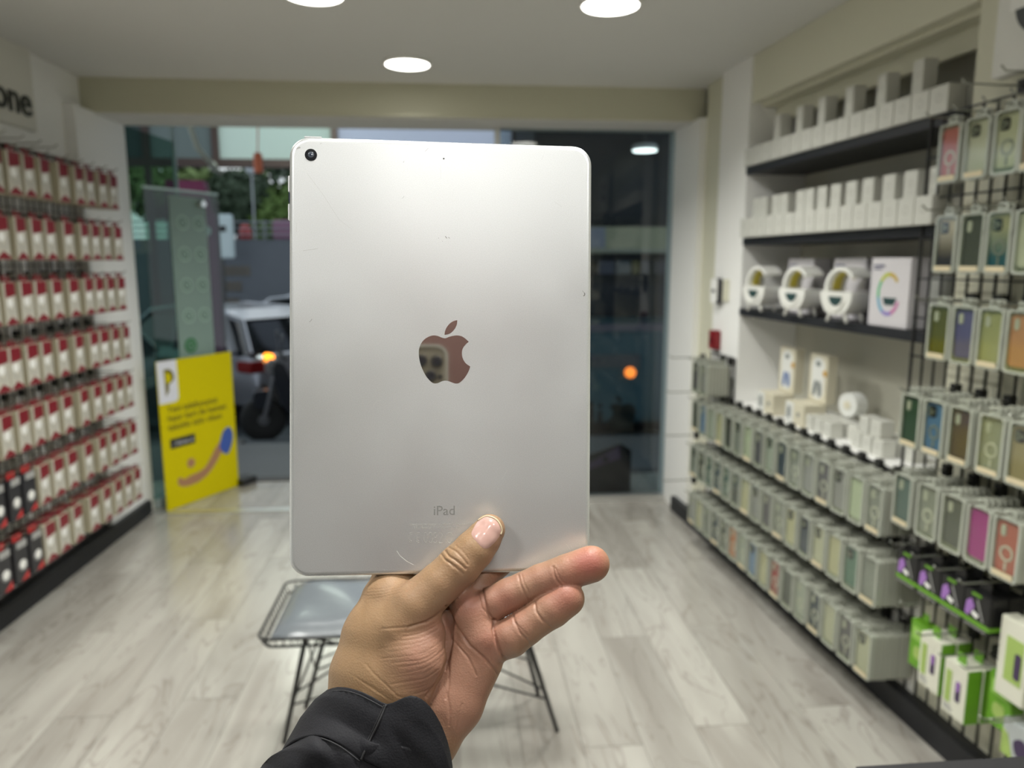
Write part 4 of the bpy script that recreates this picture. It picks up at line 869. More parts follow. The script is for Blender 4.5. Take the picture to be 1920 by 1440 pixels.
MB().prism([(PXY(1120, 9.1), 1.55), (PXY(1214, 9.1), 1.52), (PXY(1208, 9.1), 1.36), (PXY(1145, 9.1), 1.38), (PXY(1120, 9.1), 1.46)], -.09, -.065).build('pale_strip', mat('strip_grey', (.10, .12, .12), .5), bd)
vn = empty('van', (PXY(1180, 7.9), 7.9, -.42)); tag(vn, 'dark teal van parked beyond the right-hand window', 'van')
M_vt = mat('van_teal', (.05, .12, .15), .5)
MB().bbox(-1.3, 1.6, -.0, 1.2, .18, 1.26, .05).build('body', M_vt, vn); MB().box(-1.25, 1.55, -.03, .0, 1.19, 1.27).build('roof_rail', mat('rail_mauve', (.16, .14, .18), .5), vn)
MB().box(-.42, .13, -.02, -.001, .80, .94).build('side_print', mat('van_print', (.12, .12, .13), .5), vn)
for x in (-.7, 1.1):
    w_ = MB().lathe([(.18, -.08), (.3, -.09), (.31, .08), (.18, .09)], 22, (x, .08, .31), 'y').build('wheel', M_tyre, vn, True); MB().lathe([(.0, -.095), (.18, -.085)], 14, (x, .08, .31), 'y').build('wheel_rim', M_sg, w_)
MB().lathe([(.0, -.05), (.055, -.045), (.06, -.0)], 16, (.02, 0, .74), 'y').build('lit_lamp', mat('van_lamp_lit', (.9, .25, .03), .3, emit=(1, .22, .03), es=3), vn)
ps = empty('display_poster', (.955, 4.62, 0)); tag(ps, 'dark poster with a purple phone, standing outside the right-hand window', 'poster')
MB().prism([(-.12, 0), (.20, 0), (.20, .30), (.13, .345), (-.12, .26)], -.0, .01).build('board', mat('poster_dark', (.012, .012, .016), .4), ps)
MB().prism([(-.11, .20), (.12, .33), (.13, .25), (-.10, .17)], -.003, -.001).build('phone_print', mat('print_plum', (.10, .06, .13), .4), ps)
MB().lathe([(.02, -.005), (.02, -.003)], 12, (.03, 0, .245), 'y').build('lens_print', M_stk, ps)

# ------------------------------------------------------------------ tablet
Cb = Matrix((RT, UP, FW)).transposed()     # camera basis (right, up, forward) -> world
def camw(p): return CAM+RT*p[0]+UP*p[1]+FW*p[2]
TRm = Matrix(((0.99557781, 0.00358343, -0.0938722), (-0.00260388, 0.9999409, 0.01055535), (0.09390448, -0.01026424, 0.9955283)))
TC = Vector((-0.03996488, 0.01479436, 0.43148589))
TM = Matrix.Translation(camw(TC)) @ (Cb @ TRm).to_4x4()   # local x right, y up, z away from viewer
n_ = TRm.col[2].copy()
def tab_uv(px, py):   # photo pixel -> point on the tablet's back plane (local x, y)
    r = Vector(((px-960)/FPX, (720-py)/FPX, 1)); t = TC.dot(n_)/r.dot(n_); q = TRm.transposed() @ (r*t-TC); return (q.x, q.y)
def alu_mat():
    m = bpy.data.materials.new('bead_blasted_aluminium'); m.use_nodes = True; nt = m.node_tree; b = nt.nodes['Principled BSDF']; L = nt.links.new; N = nt.nodes.new
    t = N('ShaderNodeTexCoord'); n1 = N('ShaderNodeTexNoise'); n1.inputs['Scale'].default_value = 9; n1.inputs['Detail'].default_value = 6; L(t.outputs['Object'], n1.inputs['Vector'])
    mp = N('ShaderNodeMapping'); mp.inputs['Rotation'].default_value = (0, 0, .7); mp.inputs['Scale'].default_value = (60, 400, 1); L(t.outputs['Object'], mp.inputs['Vector'])
    n2 = N('ShaderNodeTexNoise'); n2.inputs['Scale'].default_value = 1; n2.inputs['Detail'].default_value = 3; L(mp.outputs[0], n2.inputs['Vector'])
    n3 = N('ShaderNodeTexNoise'); n3.inputs['Scale'].default_value = 2500; n3.inputs['Detail'].default_value = 2; L(t.outputs['Object'], n3.inputs['Vector'])
    r1 = N('ShaderNodeMapRange'); r1.inputs['From Min'].default_value = .35; r1.inputs['From Max'].default_value = .7; r1.inputs['To Min'].default_value = .34; r1.inputs['To Max'].default_value = .44; L(n1.outputs['Fac'], r1.inputs['Value']); L(r1.outputs[0], b.inputs['Roughness'])
    c = N('ShaderNodeValToRGB'); c.color_ramp.elements[0].position = .3; c.color_ramp.elements[0].color = (.63, .645, .655, 1); c.color_ramp.elements[1].position = .7; c.color_ramp.elements[1].color = (.73, .745, .765, 1)
    a = N('ShaderNodeMixRGB'); a.inputs[0].default_value = .0; L(n3.outputs['Fac'], a.inputs[1]); L(n2.outputs['Fac'], a.inputs[2]); L(a.outputs[0], c.inputs['Fac']); L(c.outputs[0], b.inputs['Base Color'])
    bp = N('ShaderNodeBump'); bp.inputs['Strength'].default_value = .12; bp.inputs['Distance'].default_value = .0002; L(n3.outputs['Fac'], bp.inputs['Height']); L(bp.outputs[0], b.inputs['Normal'])
    b.inputs['Metallic'].default_value = .8
    return m
M_al = alu_mat(); M_scr = mat('screen_black', (.01, .01, .012), .05); M_wbez = mat('bezel_white', (.8, .8, .8), .15)
tb = empty('tablet', M=TM); tag(tb, 'silver tablet held up by the hand, its aluminium back to the viewer', 'tablet')
TW, TH, TT = .1741, .2506, .0075
rings = [(.0030, 0), (.0018, .00018), (.0009, .0007), (.0003, .0016), (0, .0030), (0, .0070), (.0002, .0073)]
mb = MB(); N_ = None; vs = []
for ins, z in rings:
    o_ = rrect(TW-2*ins, TH-2*ins, .0112-ins*.9, 8); N_ = len(o_); vs += [(p[0], p[1], z) for p in o_]
mb.add(vs, [(i*N_+k, i*N_+(k+1) % N_, (i+1)*N_+(k+1) % N_, (i+1)*N_+k) for i in range(len(rings)-1) for k in range(N_)]+[tuple(range(N_)), tuple(range((len(rings)-1)*N_, len(rings)*N_))])
tbo = mb.build('shell', M_al, tb, True)
for p in tbo.data.polygons:
    if len(p.vertices) > 4: p.use_smooth = False
o_ = rrect(TW-.001, TH-.001, .0105, 8); MB().prism(o_, .0073, .0076, axis='z').build('front_glass', M_wbez, tb); MB().prism(rrect(.150, .200, .001, 1), .0076, .00765, axis='z').build('screen', M_scr, tb)
M_mir = mat('mirror_logo', (.55, .52, .50), .04, 1.0)
lg = MB()
for poly in (A1, A2):
    lg.prism([tab_uv(740+p[0]/9, 580+p[1]/9) for p in poly], -.00006, .0002, axis='z')
lg.build('logo', M_mir, tb)
M_eng = mat('engraved_grey', (.19, .19, .185), .5); M_engl = mat('engraved_faint', (.42, .42, .40), .45)
def tab_text(t, px, py, size, m, name='engraving', bold=0, align='CENTER'):
    u = tab_uv(px, py); me = text_mesh(t, size, m, .00002, bold, align)
    o = link(name, me, tb); o.matrix_local = Matrix.Translation((u[0], u[1], -.00006)) @ Matrix.Diagonal((1, 1, -1, 1)); return o
tab_text('iPad', 833, 965.5, .0078, M_eng)
tab_text('Designed by Apple in California   Assembled in China   Model A', 768, 985.5, .00195, M_engl, align='LEFT')
tab_text('EMC  Rated 5.1V  2.4A  20W  Serial', 775, 991.5, .0018, M_engl, align='LEFT')
def outline_text(t, px, py, size):
    o = tab_text(t, px, py, size, M_engl, align='LEFT'); bm_ = bmesh.new(); bm_.from_mesh(o.data); return o
ce = MB()
def tring(cx, cy, rx, ry, a0=0, a1=360, r=.00009, n=18): ce.tube([(cx+rx*math.cos(R(a)), cy+ry*math.sin(R(a)), -.00003) for a in np.linspace(a0, a1, n)], r, 4)
for j, (px, w_, kind) in enumerate(((771, 11, 'C'), (785, 11, 'E'), (798, 7, '0'), (807, 8, '0'), (816, 8, '8'), (826, 8, '2'), (843, 12, 'O'))):
    c0 = tab_uv(px, 1008); s1 = tab_uv(px+w_/2, 1008)[0]-c0[0]; hh = .0030
    if kind in 'CE':
        tring(c0[0], c0[1], s1, hh, 70, 290); tring(c0[0], c0[1], s1*.6, hh*.65, 70, 290)
        if kind == 'E': ce.tube([(c0[0]-s1*.6, c0[1], -.00003), (c0[0]+s1*.2, c0[1], -.00003)], .00009, 4)
    elif kind == '8': tring(c0[0], c0[1]+hh*.5, s1*.7, hh*.5); tring(c0[0], c0[1]-hh*.5, s1*.9, hh*.5)
    elif kind == '2': ce.tube([(c0[0]-s1*.8, c0[1]+hh*.5, -.00003), (c0[0], c0[1]+hh, -.00003), (c0[0]+s1*.8, c0[1]+hh*.5, -.00003), (c0[0]-s1*.8, c0[1]-hh, -.00003), (c0[0]+s1, c0[1]-hh, -.00003)], .00009, 4)
    else: tring(c0[0], c0[1], s1, hh)
ce.build('engraving', M_engl, tb)
# rear camera, microphone, buttons, socket
u = tab_uv(583, 290.5)
cm_ = MB().lathe([(.0034, -.0002), (.0034, .0004)], 32, (u[0], u[1], 0)).build('rear_camera', mat('lens_black_glass', (.008, .009, .013), .08, coat=1), tb)
MB().lathe([(.0012, -.0004), (.0016, -.0003), (.0018, -.00021)], 24, (u[0], u[1], 0)).build('lens', mat('lens_grey', (.07, .08, .10), .15), cm_, True)
MB().lathe([(.0004, -.0005), (.0006, -.00041)], 14, (u[0], u[1], 0)).build('lens_centre', mat('lens_blue', (.01, .015, .04), .1), cm_)
MB().ringprism([(u[0]+.0037*math.cos(a), u[1]+.0037*math.sin(a)) for a in np.linspace(0, 6.283, 32, False)], [(u[0]+.0034*math.cos(a), u[1]+.0034*math.sin(a)) for a in np.linspace(0, 6.283, 32, False)], -.0003, .0001).mesh('x', M_eng)
u = tab_uv(832, 297.5); MB().lathe([(.0005, -.00005), (.0005, .0001)], 12, (u[0], u[1], 0)).build('microphone_hole', M_stk, tb)
ux = lambda px, py: tab_uv(px, py)
a, b = ux(569, 255)[0], ux(602, 255)[0]; MB().bbox(a, b, TH/2-.0002, TH/2+.0009, .0022, .0050, .0003).build('power_button', M_al, tb)
for p0, p1 in ((327, 358), (380, 411)):
    a, b = ux(540, p0)[1], ux(540, p1)[1]; MB().bbox(-TW/2-.0009, -TW/2+.0002, b, a, .0022, .0050, .0003).build('volume_button', M_al, tb)
a, b = ux(540, 359)[1], ux(540, 379)[1]; MB().bbox(-TW/2-.0005, -TW/2+.0002, b, a, .0018, .0054, .0002).build('button_gap', mat('button_gap_reflection', (.02, .03, .06), .3), tb)  # bluish reflection between the volume buttons, put in as a coloured block
a, b = ux(1063, 275)[0], ux(1075, 275)[0]; MB().lathe([(.0018, TH/2-.0004), (.0018, TH/2+.0002)], 16, ((a+b)/2, 0, .0038), 'y').build('headphone_socket', M_stk, tb)
# scratches and nicks of the shell
M_nick = mat('nick_dark', (.12, .12, .115), .5); M_fine = mat('fine_scratch', (.46, .46, .45), .4); M_bright = mat('bright_scratch', (.85, .85, .82), .3)
def scratch(pts, w_, m):
    q = [tab_uv(*p) for p in pts]; mb_ = MB(); mb_.tube([(x, y, .00002) for x, y in q], w_, 4); mb_.build('scratch', m, tb)
for pts, w_, m in [([(575, 324), (605, 364), (636, 412)], .00006, M_fine), ([(636, 412), (660, 430)], .00004, M_fine), ([(556, 279), (559, 277), (563, 276)], .00035, M_fine), ([(600, 270), (603, 268)], .00007, M_nick),
    ([(797, 284), (803, 278)], .00008, M_nick), ([(756, 305), (757.5, 302)], .00009, M_nick), ([(754, 372), (758, 368)], .00006, M_nick), ([(826, 310), (827, 336)], .00005, M_fine), ([(1015, 300), (1019, 292)], .00006, M_fine),
    ([(1092, 292), (1096, 288), (1099, 293)], .00007, M_fine), ([(1040, 378), (1053, 388)], .00005, M_fine), ([(556, 418), (555.5, 436)], .00006, M_fine), ([(580, 604), (583, 601), (585, 598)], .0001, M_nick), ([(1092, 545), (1096, 550)], .0001, M_nick), ([(1096, 549), (1096.5, 553), (1094, 555)], .0003, M_nick),
    ([(835, 443), (838, 447)], .00022, M_nick), ([(841, 445), (843, 447)], .00018, M_nick), ([(822, 446), (823, 447)], .00012, M_nick), ([(829, 452), (830, 452.5)], .0001, M_nick), ([(568, 470), (585, 468), (596, 466)], .00012, M_fine),
    ([(744, 1033), (750, 1042), (762, 1052), (775, 1059)], .00011, M_bright), ([(1062, 1020), (1070, 1032)], .00009, M_bright), ([(1070, 1022), (1076, 1033)], .00007, M_bright), ([(720, 1068), (722, 1070)], .0001, M_bright), ([(700, 760), (707, 752), (716, 750)], .00005, M_bright), ([(880, 840), (900, 860)], .00005, M_bright), ([(940, 900), (952, 880)], .00005, M_bright)]: scratch(pts, w_, m)

# the photographing phone, seen only mirrored in the logo
ph = empty('smartphone', M=Matrix.Translation(CAM-RT*.0125) @ Cb.to_4x4()); tag(ph, 'beige camera phone in a clear case, mirrored in the tablet logo', 'phone')
M_pb = mat('phone_beige', (.36, .34, .27), .3, .3); M_pl = mat('phone_lens', (.02, .022, .035), .08, coat=1); M_pr = mat('phone_ring', (.10, .10, .09), .3, .5)
def pz(pts, z0, z1): return MB().prism(pts, z0, z1, axis='z')
pz(rrect(.158, .078, .012, 5, -.061, -.005), -.020, -.011).build('body', M_pb, ph)
pz(rrect(.042, .042, .010, 5, -.003, .008), -.011, -.008).build('camera_plateau', M_pb, ph)
MB().ringprism(rrect(.164, .084, .014, 5, -.061, -.005), rrect(.158, .078, .012, 5, -.061, -.005), -.021, -.009)
cs = MB(); A_ = rrect(.164, .084, .014, 5, -.061, -.005); B_ = rrect(.158, .078, .012, 5, -.061, -.005); nn = len(A_)
cs.add([(p[0], p[1], z) for z in (-.021, -.009) for q in (A_, B_) for p in q], [f for i in range(nn) for f in ((i, (i+1) % nn, nn+(i+1) % nn, nn+i), (2*nn+i, 2*nn+(i+1) % nn, 3*nn+(i+1) % nn, 3*nn+i), (i, (i+1) % nn, 2*nn+(i+1) % nn, 2*nn+i), (nn+i, nn+(i+1) % nn, 3*nn+(i+1) % nn, 3*nn+i))])
cs.build('clear_case_rim', mat('case_pale', (.5, .52, .47), .2), ph)
for cx, cy, rr_ in ((.0075, .017, .0062), (-.0105, .018, .0062), (.0, .0, .0062)):
    l_ = MB().lathe([(rr_+.0012, -.008), (rr_+.0012, -.0055), (rr_, -.005)], 24, (cx, cy, 0)).build('lens_ring', M_pr, ph); MB().lathe([(rr_*.9, -.0052), (rr_*.9, -.0046)], 20, (cx, cy, 0)).build('lens_glass', M_pl, l_)
MB().lathe([(.0028, -.008), (.0028, -.0068)], 16, (.0115, -.001, 0)).build('flash', M_pl, ph)

# ------------------------------------------------------------------ the hand: one continuous surface from a smooth distance field
UNIT = .43/FPX
def to_world(P):   # (px, py, w) -> world ; w in units of .307 mm behind the .43 m plane
    P = np.asarray(P, float); d = .43+P[:, 2]*UNIT
    q = np.outer(d, np.array(FW))+np.outer(d*(P[:, 0]-960)/FPX, np.array(RT))-np.outer(d*(P[:, 1]-720)/FPX, np.array(UP))
    return q+np.array(CAM)
X0_, X1_, Y0_, Y1_, Z0_, Z1_, H = 560, 1164, 950, 1500, -100, 130, 3.0
gx = np.arange(X0_, X1_, H); gy = np.arange(Y0_, Y1_, H); gz = np.arange(Z0_, Z1_, H)
def newf(): return np.full((len(gx), len(gy), len(gz)), 80.0, np.float32)
def cap(f, a, b, k, zs=1.0):
    a = np.array(a, float); b = np.array(b, float); R_ = max(a[3], b[3])+k+22
    i0, i1 = [int(np.clip((v-X0_)/H, 0, len(gx))) for v in (min(a[0], b[0])-R_, max(a[0], b[0])+R_)]
    j0, j1 = [int(np.clip((v-Y0_)/H, 0, len(gy))) for v in (min(a[1], b[1])-R_, max(a[1], b[1])+R_)]
    k0, k1 = [int(np.clip((v-Z0_)/H, 0, len(gz))) for v in (min(a[2], b[2])-R_, max(a[2], b[2])+R_)]
    if i1 <= i0 or j1 <= j0 or k1 <= k0: return
    X = gx[i0:i1, None, None]-a[0]; Y = gy[None, j0:j1, None]-a[1]; Z = (gz[None, None, k0:k1]-a[2])*zs
    d = b[:3]-a[:3]; dz = d[2]*zs; L2 = d[0]**2+d[1]**2+dz**2+1e-9
    t = np.clip((X*d[0]+Y*d[1]+Z*dz)/L2, 0, 1)
    D = np.sqrt((X-t*d[0])**2+(Y-t*d[1])**2+(Z-t*dz)**2)-(a[3]+(b[3]-a[3])*t)
    D = D.astype(np.float32); s = f[i0:i1, j0:j1, k0:k1]
    h = np.clip(.5+.5*(s-D)/k, 0, 1); f[i0:i1, j0:j1, k0:k1] = s*(1-h)+D*h-k*h*(1-h)
def chain(f, pts, k, zs=1.0):
    for a, b in zip(pts, pts[1:]): cap(f, a, b, k, zs)
def smin(a, b, k):
    h = np.clip(.5+.5*(a-b)/k, 0, 1); return a*(1-h)+b*h-k*h*(1-h)
T = newf()
chain(T, [(918, 993, -15, 29.5), (905, 1012, -17, 33), (889, 1031, -19, 37), (861, 1061, -20, 40), (824, 1095, -19, 40), (778, 1137, -10, 47), (745, 1180, 2, 54)], 6)
chain(T, [(730, 1128, 22, 52), (714, 1195, 22, 70), (696, 1270, 24, 76), (692, 1320, 28, 74), (665, 1400, 28, 76), (630, 1500, 28, 80)], 18, 1.25)
chain(T, [(792, 1188, -4, 44), (772, 1235, -8, 62), (750, 1290, 0, 62)], 16, 1.3)
chain(T, [(722, 1125, 32, 42), (735, 1088, 48, 36), (790, 1035, 64, 29), (850, 1003, 66, 27), (900, 990, 64, 25)], 12)
P = newf()
chain(P, [(890, 1236, 22, 54), (850, 1322, 24, 53), (800, 1390, 28, 56), (720, 1500, 32, 76)], 16, 1.35)
chain(P, [(866, 1120, 18, 26), (884, 1150, 10, 34), (903, 1198, 8, 40)], 14, 1.1)
cap(P, (835, 1180, 42, 48), (825, 1290, 42, 58), 18, 1.5)
Mf = newf(); chain(Mf, [(880, 1130, 34, 30), (902, 1085, 52, 27), (960, 1035, 64, 26), (1010, 1010, 66, 24)], 8)
Rf = newf(); chain(Rf, [(905, 1148, 14, 30), (927, 1130, 9, 32.5), (955, 1115, 6, 32), (985, 1100, 4, 29.5), (1015, 1088, 2, 31.5), (1045, 1078, 0, 32), (1062, 1073, 0, 34), (1108, 1058, 0, 35.5)], 3)
Pf = newf(); chain(Pf, [(930, 1215, 12, 30), (956, 1197, 6, 37.5), (985, 1177, 3, 35), (1008, 1161, 0, 33.5), (1035, 1143, -2, 35.5), (1062, 1123, -3, 34.5)], 3)
P = smin(P, Mf, 8); PR = smin(P, Rf, 7); PP = smin(P, Pf, 6)
F_ = np.minimum(PR, PP); F_ = smin(F_, T, 5)
# a little web between thumb base and palm
def surface_nets(F):
    ins = F < 0; nx, ny, nz = F.shape
    c = np.zeros((nx-1, ny-1, nz-1), np.int8)
    for dx in (0, 1):
        for dy in (0, 1):
            for dz in (0, 1): c += ins[dx:nx-1+dx, dy:ny-1+dy, dz:nz-1+dz]
    act = (c > 0) & (c < 8); idx = -np.ones(act.shape, np.int64); I, J, K = np.nonzero(act); idx[I, J, K] = np.arange(len(I))
    acc = np.zeros((len(I), 3)); cnt = np.zeros(len(I))
    co = [(x, y, z) for x in (0, 1) for y in (0, 1) for z in (0, 1)]
    for a in co:
        for ax in range(3):
            if a[ax] == 0:
                b = list(a); b[ax] = 1
                fa = F[I+a[0], J+a[1], K+a[2]].astype(float); fb = F[I+b[0], J+b[1], K+b[2]].astype(float)
                m = (fa < 0) != (fb < 0); t = np.where(m, fa/np.where(m, fa-fb, 1), 0)
                p = np.tile(np.array(a, float), (len(I), 1)); p[:, ax] += t; acc[m] += p[m]; cnt[m] += 1
    V = acc/np.maximum(cnt, 1)[:, None]+np.c_[I, J, K]; Q = []
    for ax in range(3):
        sl0 = [slice(None)]*3; sl1 = [slice(None)]*3; sl0[ax] = slice(0, -1); sl1[ax] = slice(1, None)
        e = ins[tuple(sl0)] != ins[tuple(sl1)]; A = np.argwhere(e); o1, o2 = (ax+1) % 3, (ax+2) % 3
        A = A[(A[:, o1] > 0) & (A[:, o2] > 0) & (A[:, o1] < F.shape[o1]-1) & (A[:, o2] < F.shape[o2]-1)]
        def cell(s1, s2):
            B = A.copy(); B[:, o1] -= s1; B[:, o2] -= s2; return idx[B[:, 0], B[:, 1], B[:, 2]]
        q = np.c_[cell(1, 1), cell(0, 1), cell(0, 0), cell(1, 0)]
        flip = ins[tuple(A.T)]; q[~flip] = q[~flip][:, ::-1]; Q.append(q)
    return V, np.concatenate(Q)
V, Q = surface_nets(F_)
V = V*H+np.array([X0_, Y0_, Z0_])
def laplace(V, E, n_it, lam):
    for _ in range(n_it):
        s = np.zeros_like(V); c = np.zeros(len(V)); np.add.at(s, E[:, 0], V[E[:, 1]]); np.add.at(s, E[:, 1], V[E[:, 0]]); np.add.at(c, E[:, 0], 1); np.add.at(c, E[:, 1], 1)
        V = V+lam*(s/np.maximum(c, 1)[:, None]-V)
    return V
E_ = np.concatenate([Q[:, [0, 1]], Q[:, [1, 2]], Q[:, [2, 3]], Q[:, [3, 0]]]); E_ = np.unique(np.sort(E_, 1), axis=0)
V = laplace(V, E_, 3, .5)
# one subdivision step (linear) then smoothing, for crease detail
nv = len(V); mid = (V[E_[:, 0]]+V[E_[:, 1]])/2; key = {}
ek = E_[:, 0]*nv+E_[:, 1]
def eid(a, b): return nv+np.searchsorted(ek, np.minimum(a, b)*nv+np.maximum(a, b))
fc = V[Q].mean(1); e01, e12, e23, e30 = eid(Q[:, 0], Q[:, 1]), eid(Q[:, 1], Q[:, 2]), eid(Q[:, 2], Q[:, 3]), eid(Q[:, 3], Q[:, 0]); ci = nv+len(E_)+np.arange(len(Q))
Q2 = np.concatenate([np.c_[Q[:, 0], e01, ci, e30], np.c_[e01, Q[:, 1], e12, ci], np.c_[ci, e12, Q[:, 2], e23], np.c_[e30, ci, e23, Q[:, 3]]])
V2 = np.concatenate([V, mid, fc]); E2 = np.concatenate([Q2[:, [0, 1]], Q2[:, [1, 2]], Q2[:, [2, 3]], Q2[:, [3, 0]]]); E2 = np.unique(np.sort(E2, 1), axis=0)
V2 = laplace(V2, E2, 2, .5)
fn = np.cross(V2[Q2[:, 2]]-V2[Q2[:, 0]], V2[Q2[:, 3]]-V2[Q2[:, 1]]); NV = np.zeros_like(V2)
for k in range(4): np.add.at(NV, Q2[:, k], fn)
NV /= np.linalg.norm(NV, axis=1)[:, None]+1e-9
if (NV[:, 2]*(V2[:, 2]-20)).mean() < 0: NV = -NV; Q2 = Q2[:, ::-1]
def seg_d(P, poly):
    d = np.full(len(P), 1e9)
    for (ax, ay), (bx, by) in zip(poly, poly[1:]):
        vx, vy = bx-ax, by-ay; t = np.clip(((P[:, 0]-ax)*vx+(P[:, 1]-ay)*vy)/(vx*vx+vy*vy+1e-9), 0, 1)
        d = np.minimum(d, np.hypot(P[:, 0]-ax-t*vx, P[:, 1]-ay-t*vy))
    return d
front = np.clip(-NV[:, 2]*2.2, 0, 1); disp = np.zeros(len(V2))
CRE = [ # polyline, depth, width
 ([(833, 1031), (841, 1042), (852, 1049), (864, 1058), (873, 1066)], 2.2, 2.2), ([(826, 1038), (834, 1049), (850, 1060), (862, 1070), (868, 1076)], 1.6, 2.0), ([(841, 1026), (855, 1034), (866, 1045), (876, 1058)], 1.4, 1.9), ([(836, 1050), (845, 1056), (850, 1064)], 1.0, 1.6), ([(856, 1024), (868, 1034), (880, 1050)], .5, 1.5),
 ([(716, 1179), (745, 1177), (772, 1175), (798, 1167)], .9, 2.0), ([(768, 1175), (798, 1167), (820, 1155), (832, 1143), (838, 1138)], 2.6, 2.6),
 ([(838, 1138), (844, 1152), (848, 1170), (847, 1205), (840, 1235), (831, 1262), (818, 1285), (800, 1306)], 4.2, 3.0),
 ([(844, 1152), (858, 1180), (881, 1211), (908, 1234), (925, 1252), (937, 1271)], 3.2, 2.4), ([(848, 1198), (862, 1215), (877, 1232), (886, 1250), (893, 1266)], 1.3, 2.0),
 ([(904, 1105), (908, 1125), (914, 1146), (921, 1158), (927, 1163)], 3.0, 2.4), ([(898, 1118), (904, 1140), (918, 1155)], 1.2, 1.8), ([(927, 1164), (925, 1180), (929, 1200), (936, 1220), (947, 1236)], 3.8, 2.6),
 ([(972, 1079), (976, 1096), (983, 1112), (990, 1126)], 1.6, 2.2), ([(978, 1078), (983, 1095), (991, 1110)], 1.0, 1.8), ([(1037, 1063), (1039, 1078), (1045, 1090), (1052, 1098)], 2.0, 2.2), ([(1042, 1066), (1048, 1082), (1056, 1092)], 1.0, 1.6),
 ([(961, 1150), (965, 1167), (975, 1186), (988, 1200), (996, 1212)], 1.8, 2.2), ([(967, 1168), (978, 1180), (990, 1192)], .8, 1.6), ([(1003, 1130), (1005, 1146), (1016, 1162), (1032, 1176)], 2.0, 2.2),
 ([(840, 1240), (842, 1262), (841, 1290), (836, 1310)], 1.2, 2.2), ([(686, 1245), (700, 1262), (725, 1285), (745, 1305), (770, 1312)], .7, 2.0), ([(838, 1300), (843, 1330), (843, 1360)], .9, 2.4), ([(866, 1320), (860, 1345), (858, 1370)], .8, 2.4)]
for k in range(15):   # fine curved lines of the thumb ball, each starting and ending elsewhere
    y = 1188+k*8.2+random.uniform(-3, 3); a_ = random.uniform(0, .45); b_ = random.uniform(.7, 1); full = [(700+3*k, y+3), (735+2*k, y+random.uniform(-2, 2)), (785+k, y-8+random.uniform(-2, 2)), (822, y-25), (838, y-43)]
    q_ = smooth_poly(full, 5, closed=False); q_ = q_[int(a_*len(q_)):max(int(b_*len(q_)), int(a_*len(q_))+3)]; CRE.append((q_, random.uniform(.2, .6), random.uniform(1.3, 1.9)))
for k in range(4): CRE.append(([(690, 1106+6*k), (720, 1104+5*k), (752, 1096+5*k)], .35, 1.6))
for k in range(8): CRE.append(([(655+9*k, 1262+6*k), (680+9*k, 1278+6*k), (705+9*k, 1290+5*k)], .3, 1.5))
for pl, dp, wd in CRE:
    xs = [p[0] for p in pl]; ys = [p[1] for p in pl]
    m = (V2[:, 0] > min(xs)-12) & (V2[:, 0] < max(xs)+12) & (V2[:, 1] > min(ys)-12) & (V2[:, 1] < max(ys)+12)
    d = seg_d(V2[m], pl); disp[m] -= dp*np.exp(-(d/wd)**2)-.08*dp*np.exp(-((d-wd*2.4)/(wd*1.4))**2)
V3 = V2+NV*(disp*front)[:, None]
def blob(cx, cy, rx, ry): return np.exp(-((V2[:, 0]-cx)/rx)**2-((V2[:, 1]-cy)/ry)**2)
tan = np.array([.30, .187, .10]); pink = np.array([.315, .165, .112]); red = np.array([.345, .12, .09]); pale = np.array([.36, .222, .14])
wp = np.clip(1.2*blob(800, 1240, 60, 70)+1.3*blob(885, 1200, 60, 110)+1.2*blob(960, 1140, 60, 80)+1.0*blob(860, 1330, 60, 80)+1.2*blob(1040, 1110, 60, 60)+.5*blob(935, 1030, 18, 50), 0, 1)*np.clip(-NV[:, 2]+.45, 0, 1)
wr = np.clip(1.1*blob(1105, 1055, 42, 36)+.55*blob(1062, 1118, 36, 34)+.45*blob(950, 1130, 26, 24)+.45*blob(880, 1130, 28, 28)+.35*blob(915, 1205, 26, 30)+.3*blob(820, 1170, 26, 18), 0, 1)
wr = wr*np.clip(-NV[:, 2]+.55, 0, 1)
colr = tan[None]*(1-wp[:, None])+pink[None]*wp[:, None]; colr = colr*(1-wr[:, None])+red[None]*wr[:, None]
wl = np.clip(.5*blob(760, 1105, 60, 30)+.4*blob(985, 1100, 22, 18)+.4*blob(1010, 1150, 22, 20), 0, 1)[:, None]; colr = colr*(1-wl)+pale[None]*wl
me = bpy.data.meshes.new('hand'); me.from_pydata(to_world(V3).tolist(), [], Q2.tolist())
ca = me.color_attributes.new('skin', 'FLOAT_COLOR', 'POINT'); ca.data.foreach_set('color', np.c_[colr, np.ones(len(colr))].astype(np.float32).ravel()); me.polygons.foreach_set('use_smooth', [True]*len(me.polygons)); me.update()
